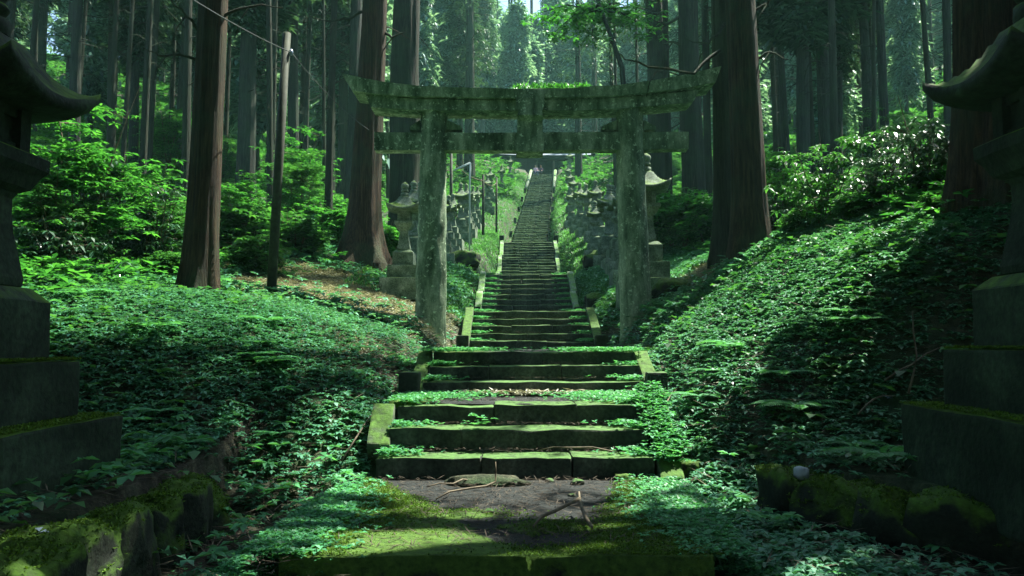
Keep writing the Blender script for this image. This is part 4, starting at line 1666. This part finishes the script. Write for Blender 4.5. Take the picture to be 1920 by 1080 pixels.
# a leafy tree whose low bough hangs into the top of the view
t = empty('maple_tree', (at(1175, 400, 26).x, 26, ghs(at(1175, 400, 26).x, 26)), label='slender maple behind the gate with bright green boughs at the top of the picture', cat='tree')
mx = t.location.x
tp = Vector((at(1110, -30, 26).x - mx, 0, at(1110, -30, 26).z - t.location.z))
mb = MB()
mb.add(tube([Vector((0, 0, -.3)), Vector((.1, 0, 3)), Vector((-.1, 0, 6.5)), tp], [.13, .11, .09, .05], 9, .1))
mb.build('trunk', M_BARKF, t)
rng = np.random.default_rng(61)
FO = []
ends = []
for i, (px, py) in enumerate([(1010, 25), (1040, 60), (1075, 20), (1110, 70), (1150, 40), (1185, 15), (1215, 55), (1130, 5), (1255, 30)]):
    e = at(px, py, 26 + .4 * (i % 3)) - t.location
    ends.append(e)
    b_ = tp * .9
    for q in range(46):
        w = rng.uniform(.35, 1.1)
        c_ = b_.lerp(e, w)
        FO.append((c_.x + rng.normal(0, .30), c_.y + rng.normal(0, .30), c_.z + rng.normal(0, .10) - .15 * w))
FO = np.array(FO)
fm = mesh_np(whorl(FO, 5, .20, .085, -.5, .25, rng, .12, .5), 4, 'foliage')
link('foliage', fm, M_BRIGHT, t)
for e in ends:
    mb = MB()
    mb.add(tube([tp * .9, (tp * .9).lerp(e, .5) + Vector((0, 0, .25)), e], [.045, .03, .01], 5))
    mb.build('branch', M_BARKF, t)
# crooked dead branches on the cedars beside the gate
for (par_i, pts_) in ((6, [(1352, 92), (1300, 138), (1235, 128), (1180, 113), (1160, 100)]), (6, [(1358, 45), (1345, 70), (1318, 82), (1290, 74)]), (6, [(1418, 108), (1445, 100), (1478, 112)]), (6, [(1412, 20), (1440, 5), (1450, -10)]),
                      (4, [(1282, 90), (1262, 78), (1240, 84)]), (4, [(1276, 30), (1250, 45), (1225, 38)]), (1, [(718, 60), (735, 72), (760, 60)]), (1, [(684, 20), (655, 35), (620, 40), (580, 30)]), (0, [(378, 120), (340, 100), (300, 105), (270, 90)]), (0, [(380, 60), (350, 30), (320, 0)]), (0, [(412, 35), (470, 10), (530, 15)])):
    tr = BIGT[par_i]
    Yb = tr.location.y
    P = [at(px, py, Yb - .25 * q) - tr.location for q, (px, py) in enumerate(pts_)]
    PP = []
    for q in range(len(P) - 1):
        for w in range(3):
            PP.append(P[q].lerp(P[q + 1], w / 3) + Vector((random.uniform(-.02, .02), 0, random.uniform(-.03, .03))))
    PP.append(P[-1])
    sc_ = Yb / 13
    mb = MB()
    mb.add(tube(PP, [.032 * sc_ * (1 - .8 * q / len(PP)) for q in range(len(PP))], 5))
    m_ = PP[len(PP) // 2]
    mb.add(tube([m_, m_ + Vector((-.15, 0, -.22)) * sc_, m_ + Vector((-.22, 0, -.5)) * sc_], [.015 * sc_, .01 * sc_, .004], 4))
    mb.build('dead_branch', M_BARKD, tr)
# further shrubs
rs = random.Random(5)
for i in range(54):
    y = rs.uniform(22, 75)
    x = float(xc(y)) + rs.choice([-1, 1]) * rs.uniform(6.0, 10 + y * .35)
    side = 'left' if x < xc(y) else 'right'
    kind = rs.choice(['maple', 'bush', 'bush'])
    s = rs.uniform(.7, 1.3) * (1.3 if kind == 'bush' else 1)
    shrub(kind, rs.randrange(2), x, y, s, rs.choice([M_BRIGHT, M_MID]), 'leafy undergrowth shrub on the %s slope beyond the gate' % side, 'undergrowth shrubs on the %s slope' % side)


# ------------------------------------------------------------------ ferns and sprigs
def fern_mesh(seed, nf=7, L=.42):
    rng = np.random.default_rng(seed)
    A = []
    for i in range(nf):
        a = i * 2 * math.pi / nf + rng.uniform(-.3, .3)
        l = L * rng.uniform(.7, 1.1)
        q = np.linspace(.12, 1, 20)
        cx = np.cos(a) * l * q
        cy = np.sin(a) * l * q
        cz = .45 * l * q - .42 * l * q * q + .03
        P = np.stack([cx, cy, cz], -1)
        for s in (-1, 1):
            ln = .22 * l * np.sin(np.pi * (q * .86 + .12)) + .01
            A.append(leaves(P, ln, ln * .30, np.full(20, a + s * 1.15), np.full(20, .02), .05, .2))
        A.append(leaves(P[:1], l * .9, .006, np.array([a]), np.array([.12]), .1, .1))
    return mesh_np(np.concatenate(A), 4, 'fern')


FE = [fern_mesh(1), fern_mesh(2, 6, .5), fern_mesh(3, 8, .36)]
for f in FE:
    f.materials.append(M_FERN)
fr_ = random.Random(4)
ferns = [(500, 690, .8, 'pale fern in the middle of the left ivy bank'), (1660, 880, 1.0, 'fern spreading over the right boulder wall'), (1600, 855, .8, 'fern at the left end of the right boulder wall top'),
         (350, 850, .8, 'fern above the left boulder wall'), (1650, 690, .0, ''), (520, 830, .7, 'fern at the foot of the left bank near the lowest step'), (155, 565, 1.0, 'pale fern behind the left lantern pedestal'),
         (1760, 885, .8, 'fern before the lowest step of the right lantern')]
for i in range(16):
    ferns.append((fr_.choice([fr_.uniform(180, 640), fr_.uniform(1300, 1660)]), fr_.uniform(600, 830), fr_.uniform(.6, 1.0), 'fern among the ivy on the banks beside the lower steps'))
for i, (px, py, s, lab) in enumerate(ferns):
    if s == 0:
        continue
    v = ray_ground(px, py, 3.2)
    o = link('fern', FE[i % 3], None)
    o.location = (v.x, v.y, v.z + .06)
    o.scale = (s, s, s)
    o.rotation_euler = (0, 0, i)
    tag(o, lab, 'fern', 'ferns in the ground cover')
rng = np.random.default_rng(9)
P = np.stack([rng.normal(0, .10, 14), rng.normal(0, .08, 14), rng.uniform(.05, .2, 14)], -1)
SPR = mesh_np(whorl(P, 5, .09, .05, -.1, .4, rng), 4, 'sprig')
SPR.materials.append(M_FERN)
for i, (px, py, lab) in enumerate([(105, 895, 'leafy seedling before the left lantern lowest step'), (55, 900, 'leafy seedling at the left frame edge by the lantern step'), (240, 880, 'leafy seedling right of the left lantern step corner'),
                                   (895, 792, 'small pale seedling growing out of the second lowest step'), (1480, 1010, 'five leaved seedling at the foot of the right boulder wall'), (790, 830, 'seedling at the left end of the lowest step'),
                                   (1215, 850, 'seedling at the right end of the lowest step')]):
    v = ray_ground(px, py, 3.2)
    if i == 3:
        v = Vector((at(895, 797, 6.95).x, 6.95, -.75))
    o = link('seedling', SPR, None)
    o.location = v
    s = .6 if i == 3 else .9
    o.scale = (s, s, s)
    o.rotation_euler = (0, 0, i * 2.1)
    tag(o, lab, 'seedling', 'seedlings near the steps')

# ------------------------------------------------------------------ fallen branches
zs_ = -1.10
def onslab(px, py, dz=0):
    Y = -(zs_) / -zy(py)
    v = at(px, py, Y)
    return Vector((v.x, Y, zs_ + dz))
b1 = [onslab(1000, 993, .02), onslab(1015, 984, .05), onslab(1050, 975, .07), onslab(1088, 963, .10)]
b2 = [onslab(1086, 957, .12), onslab(1088, 968, .08), onslab(1098, 982, .04), onslab(1110, 996, .02)]
mb = MB()
mb.add(tube(b1, [.006, .010, .011, .010], 7, .3, 1))
mb.add(tube(b2, [.006, .011, .012, .010], 7, .3, 2))
tag(mb.build('fallen_branch', M_TWIG), 'short brown forked branch bent like a V on the mossy slab', 'branch')
b3 = [onslab(818, 938, .01), onslab(842, 927, .02), onslab(880, 922, .025), onslab(912, 919, .03), onslab(929, 915, .05)]
top = at(929, 866, b3[-1].y)
b3 += [Vector((b3[-1].x + .002, b3[-1].y, lerp(b3[-1].z, top.z, .5))), Vector((top.x, b3[-1].y, top.z))]
mb = MB()
mb.add(tube(b3, [.006, .008, .008, .008, .007, .006, .004], 6, .3, 3))
tag(mb.build('fallen_branch', M_TWIG), 'thin pale twig lying on dark soil with one end standing upright', 'branch')
twigs = [((1150, 838), (1070, 838), (1010, 845), 'curved thin branch lying on the lowest step'),
         ((1240, 800), (1262, 760), (1290, 745), 'bent dry twig right of the lowest flight'),
         ((1705, 770), (1720, 700), (1712, 615), 'tall dry twig standing in the right ivy bank'),
         ((1610, 810), (1640, 780), (1680, 775), 'pale broken twig left of the right lantern step'),
         ((1660, 745), (1710, 715), (1770, 680), 'long thin dry branch leaning across the right ivy bank'),
         ((640, 895), (690, 815), (710, 800), 'thin twig left of the lowest flight'),
         ((880, 905), (850, 912), (800, 918), 'dark twig beside the soil heap under the lowest step')]
for i, (a, b_, c_, lab) in enumerate(twigs):
    pts = []
    for q, (px, py) in enumerate((a, b_, c_)):
        if i == 0:
            p = Vector((at(px, py, 6.65).x, 6.65 + .05 * q, -.92 + .03 * (q == 1)))
        elif i == 6:
            p = onslab(px, py, .02)
        else:
            if q == 0:
                p0 = ray_ground(px, py, 4.2)
                p = p0.copy()
                Y0 = p0.y
            else:
                p = ray_ground(px, py, 4.2)
                if i == 2:
                    p = at(px, py, Y0)
            p = p + Vector((0, 0, .14))
        pts.append(p)
    mid1 = pts[0].lerp(pts[1], .5) + Vector((.01, 0, .02))
    mid2 = pts[1].lerp(pts[2], .5) + Vector((-.01, 0, .015))
    mb = MB()
    mb.add(tube([pts[0], mid1, pts[1], mid2, pts[2]], [.009, .008, .007, .006, .004], 6, .3, i))
    tag(mb.build('dry_twig', M_TWIG), lab, 'twig', 'dry twigs around the steps')
# unseen crowns and limbs added to the thick tree, shading lantern and slab
tr = BIGT[7]
for (cx, cy, cz) in ((-3.4, .9, 8.0), (-4.6, .1, 7.6), (-3.9, 2.0, 9.2), (-4.4, -1.5, 8.2), (-5.2, -1.6, 8.0)):
    o = link('crown', CB, None, tr)
    o.scale = (.44, .44, .5)
    o.location = (cx, cy, cz)
    o.rotation_euler = (0, 0, cx)
    mb = MB()
    mb.add(tube([Vector((0, 0, cz - 1.5)), Vector((cx * .5, cy * .5, cz - .3)), Vector((cx, cy, cz + 1.5))], [.14, .10, .04], 7))
    mb.build('branch', M_BARKD, tr)
# little heap of soil and needles under the first step
o = link('soil_heap', rock_mesh(.30, .12, .07, 91, 4, .1), M_GROUND, None, True)
v = onslab(905, 903)
o.location = (v.x, v.y, -1.12)
tag(o, 'low heap of soil and dead needles against the lowest step', 'soil heap')
# pale fallen leaves / scraps
SCR = mesh_np(leaves(np.array([[0, 0, .0], [0.01, 0.01, .01]]), np.array([.075, .06]), np.array([.045, .035]), np.array([.4, 2.2]), np.array([.1, .2]), .25, .1), 4, 'scrap')
SCR.materials.append(mat_plain('pale_blue_leaf', (.16, .22, .28), .5, .3))
for i, (px, py, lab) in enumerate([(72, 1015, 'pale bluish fallen leaf on the left boulder wall'), (1664, 775, 'pale bluish fallen leaf in the ivy by the right lantern step')]):
    if i == 0:
        v = Vector((-2.26, 3.72, -.90))
    elif i == 2:
        v = onslab(707, 1044, .0)
    else:
        v = ray_ground(px, py, 4.3) + Vector((0, 0, .12))
    o = link('fallen_leaf', SCR, None)
    o.location = v
    tag(o, lab, 'fallen leaf', 'pale fallen leaves')
o = link('pale_stone', rock_mesh(.05, .045, .045, 95, 3, .2), mat_plain('pale_stone', (.30, .36, .38), .6, .25), None, True)
o.location = (2.03, 5.47, -.905)
tag(o, 'rounded bluish white stone on top of the right boulder wall end', 'stone')

# ------------------------------------------------------------------ poles and wires
def pole(name, p0, p1, r, m, lab, cat='pole', seg=10, grp=None):
    t = empty(name, p0, label=lab, cat=cat, group=grp)
    V, Fc = tube([Vector((0, 0, -.3)), (p1 - p0) * .5, p1 - p0], [r * 1.08, r, r * .9], seg, .05)
    link('shaft', mesh_of(V, Fc), m, t, True)
    return t


v = ray_ground(507, 560, 7)
YP = v.y
top = at(538, 62, YP)
pt = pole('wooden_pole', v, top, 8.5 / F * YP, M_POLE, 'leaning grey wooden pole carrying a wire on the left bank')
ins = at(546, 98, YP) - v
mb = MB()
mb.add(tube([ins + Vector((0, 0, -.05)), ins, ins + Vector((0, 0, .05))], [.02, .035, .02], 8))
mb.build('insulator', mat_plain('insulator_glaze', (.25, .32, .42), .3, .1), pt)
w0 = at(546, 98, YP)


def wire(a, b, sag, r, lab):
    pts = [a.lerp(b, q / 14) - Vector((0, 0, sag * 4 * (q / 14) * (1 - q / 14))) for q in range(15)]
    V, Fc = tube(pts, [r] * 15, 5)
    o = link('wire', mesh_of(V, Fc), M_WIRE, None, True)
    tag(o, lab, 'wire', 'overhead wires')


M_WIRE = mat_plain('wire', (.04, .05, .045), .5, .1)
wire(w0, at(300, -40, 7.5), .05, .008, 'thin wire from the leaning pole to the upper left')
wire(w0, at(692, 244, YT + .3), .10, .007, 'thin wire from the leaning pole to the gate tie beam')
# rope posts beside the upper stairs
posts = []
for i, (px, yb, yt, Y, w_) in enumerate([(846, 452, 287, 33.0, 6), (906, 431, 327, 36.5, 5), (931, 413, 333, 43.0, 4)]):
    a = at(px, yb, Y)
    gz = ghs(a.x, Y)
    a.z = min(a.z, gz + .05)
    b = at(px, yt, Y)
    posts.append(b)
    pole('rope_post', a, b, w_ / 2 / F * Y, M_POLE, ['dark tall post against the inner side of the left pillar', 'grey rope post left of the upper stairs', 'thin rope post further up left of the stairs'][i], 'post', 8, 'posts left of the stairs')
for i in range(2):
    V, Fc = tube([posts[i].lerp(posts[i + 1], q / 8) - Vector((0, 0, .3 + .8 * (q / 8) * (1 - q / 8))) for q in range(9)], [.018] * 9, 5)
    tag(link('rope', mesh_of(V, Fc), M_TWIG, None, True), ['sagging rope between the tall dark post and the grey rope post', 'sagging rope between the grey and the thin rope post'][i], 'rope')
P0, P1, P2 = at(850, 320, 30), at(882, 305, 30), at(881, 338, 30)
mb = MB()
mb.add(tube([P0, P1, P1 + Vector((0, 0, -.02)), P2, Vector((P2.x, P2.y, ghs(P2.x, P2.y) - .1))], [.035, .035, .035, .035, .03], 8))
tag(mb.build('bent_pipe', mat_plain('pale_pipe', (.45, .55, .50), .4, .1)), 'bent pale metal pipe standing behind the left pillar', 'pipe')

# ------------------------------------------------------------------ shrine hall
YS = 90.0
hall = empty('shrine_hall', (at(1030, 325, YS).x, YS, 17.9), label='dark wooden shrine hall with wide grey roof at the top of the stairs', cat='shrine')
M_WOODD = mat_plain('dark_timber', (.035, .030, .035), .7, .4, 4)
M_ROOFS = mat_plain('grey_roof_copper', (.16, .20, .24), .5, .25, 2)
M_PALEW = mat_plain('pale_timber', (.35, .36, .34), .7, .2, 4)


def boxo(name, x0, x1, y0, y1, z0, z1, m, par, bev=.03):
    bm = bmesh.new()
    bmesh.ops.create_cube(bm, size=1)
    for q in bm.verts:
        q.co = Vector((lerp(x0, x1, q.co.x + .5), lerp(y0, y1, q.co.y + .5), lerp(z0, z1, q.co.z + .5)))
    bmesh.ops.bevel(bm, geom=bm.edges[:], offset=bev, segments=1, affect='EDGES')
    return bm_obj(name, bm, m, par, False)


boxo('platform', -8, 8, -2.5, 5, -.8, .35, M_STEP, hall)
boxo('wall', -7, -1.3, 0, 4, .35, 3.3, M_WOODD, hall)
boxo('wall', 1.2, 7, 0, 4, .35, 3.3, M_WOODD, hall)
boxo('wall', -1.29, 1.19, 2.5, 4, .35, 3.3, M_WOODD, hall)
for x in (-6.6, -4, -1.5, .45, 3.2, 6.6):
    boxo('post', x - .13, x + .13, -1.8, -1.54, .35, 3.4, M_PALEW, hall)
boxo('lintel', -7.4, 7.4, -1.85, -1.5, 3.4, 3.65, M_WOODD, hall)
# curved roof
V, Fc = [], []
NX, NY = 24, 10
for side in (-1, 1):
    for i in range(NX + 1):
        for j in range(NY + 1):
            u = -1 + 2 * i / NX
            t = j / NY
            zz = 3.5 + 2.9 * t ** 1.45 + .55 * abs(u) ** 3 * (1 - t)
            xx = u * lerp(9.6, 6.5, t)
            yy = 1.5 + side * lerp(5.6, .15, t)
            V.append((xx, yy, zz))
n1 = (NX + 1) * (NY + 1)
for s in range(2):
    for i in range(NX):
        for j in range(NY):
            a = s * n1 + i * (NY + 1) + j
            Fc.append((a, a + NY + 1, a + NY + 2, a + 1) if s == 0 else (a + 1, a + NY + 2, a + NY + 1, a))
V2 = [(x, y, z - .25) for x, y, z in V]
F2 = [tuple(i + len(V) for i in reversed(f)) for f in Fc]
link('roof', mesh_of(V + V2, Fc + F2), M_ROOFS, hall, True)
boxo('roof_ridge', -6.7, 6.7, 1.25, 1.75, 6.25, 6.75, M_PALEW, hall)
# dark boarded screen wall left of the entrance
V = [(-4.4, -3.0, 3.3), (-1.6, -3.0, 3.3), (-1.6, -3.0, .2), (-2.0, -3.0, .2)]
V += [(x, y + .12, z) for x, y, z in V]
link('screen', mesh_of(V, [(0, 1, 2, 3), (7, 6, 5, 4), (0, 4, 5, 1), (1, 5, 6, 2), (2, 6, 7, 3), (3, 7, 4, 0)]), M_WOODD, hall)


# ------------------------------------------------------------------ people seated at the top of the stairs
def person(loc, rz, top_c, leg_c, lab, lean=0):
    """seated figure, one skinned body with hair and clothing children"""
    J = [((0, 0, .42), .13), ((0, .02, .62), .125), ((0, .02, .82), .14), ((0, .0, .94), .055), ((0, -.01, 1.02), .06), ((0, -.01, 1.13), .095), ((0, 0, 1.21), .07),
         ((.10, -.05, .44), .085), ((.15, -.45, .47), .06), ((.16, -.47, .06), .042), ((.16, -.60, .03), .035),
         ((-.10, -.05, .44), .085), ((-.15, -.45, .47), .06), ((-.16, -.47, .06), .042), ((-.16, -.60, .03), .035),
         ((.17, .0, .86), .055), ((.24, -.08, .62), .042), ((.14, -.32, .55), .03), ((.10, -.40, .55), .025),
         ((-.17, .0, .86), .055), ((-.24, -.08, .62), .042), ((-.14, -.32, .55), .03), ((-.10, -.40, .55), .025)]
    E = [(0, 1), (1, 2), (2, 3), (3, 4), (4, 5), (5, 6), (0, 7), (7, 8), (8, 9), (9, 10), (0, 11), (11, 12), (12, 13), (13, 14), (2, 15), (15, 16), (16, 17), (17, 18), (2, 19), (19, 20), (20, 21), (21, 22)]
    me = bpy.data.meshes.new('person')
    me.from_pydata([j[0] for j in J], E, [])
    o = bpy.data.objects.new('person', me)
    COL.objects.link(o)
    o.location = loc
    o.rotation_euler = (0, 0, rz)
    sk = o.modifiers.new('skin', 'SKIN')
    for i, j in enumerate(J):
        me.skin_vertices[0].data[i].radius = (j[1], j[1])
    me.skin_vertices[0].data[0].use_root = True
    ss = o.modifiers.new('sub', 'SUBSURF')
    ss.levels = 2
    ss.render_levels = 2
    dg = bpy.context.evaluated_depsgraph_get()
    dg.update()
    me2 = bpy.data.meshes.new_from_object(o.evaluated_get(dg))
    o.modifiers.clear()
    o.data = me2
    me2.materials.clear()
    for c_ in ((.45, .28, .20), top_c, leg_c, (.02, .015, .012)):
        me2.materials.append(mat_plain('cloth', c_, .8, .15))
    for p in me2.polygons:
        c_ = p.center
        if c_.z > .93:
            p.material_index = 3 if (c_.z > 1.16 or c_.y > .03) else 0
        elif abs(c_.x) < .3 and c_.z > .40 and c_.y > -.14 or (c_.z > .56 and c_.y > -.25):
            p.material_index = 1
        elif c_.y < -.26 and c_.z > .52:
            p.material_index = 0
        elif c_.z < .07:
            p.material_index = 3
        else:
            p.material_index = 2
        p.use_smooth = True
    tag(o, lab, 'person')
    return o


pz = 17.9 - .35
person((at(1004, 325, 79.6).x, 79.6, pz), .15, (.55, .38, .50), (.05, .06, .16), 'seated person in pale pink top and dark blue trousers at the stairs top')
person((at(1014, 325, 80.0).x, 80.0, pz + .1), -.2, (.06, .03, .08), (.03, .03, .06), 'seated person in dark clothes beside the one in pink')

# ------------------------------------------------------------------ air
def haze():
    x0, x1, y0, y1, z0, z1 = -130, 130, -20, 258, -6, 120
    V = [(x0, y0, z0), (x1, y0, z0), (x1, y1, z0), (x0, y1, z0), (x0, y0, z1), (x1, y0, z1), (x1, y1, z1), (x0, y1, z1)]
    me = mesh_of(V, [(3, 2, 1, 0), (4, 5, 6, 7), (0, 1, 5, 4), (1, 2, 6, 5), (2, 3, 7, 6), (3, 0, 4, 7)])
    m = bpy.data.materials.new('haze')
    m.use_nodes = True
    n = m.node_tree.nodes
    n.clear()
    out = n.new('ShaderNodeOutputMaterial')
    v = n.new('ShaderNodeVolumePrincipled')
    v.inputs['Color'].default_value = (.42, .92, .82, 1)
    v.inputs['Density'].default_value = .00045
    v.inputs['Anisotropy'].default_value = .3
    m.node_tree.links.new(v.outputs[0], out.inputs['Volume'])
    o = link('haze', me, m)
    tag(o, 'thin blue green haze between the distant cedars', 'haze', kind='stuff')


haze()
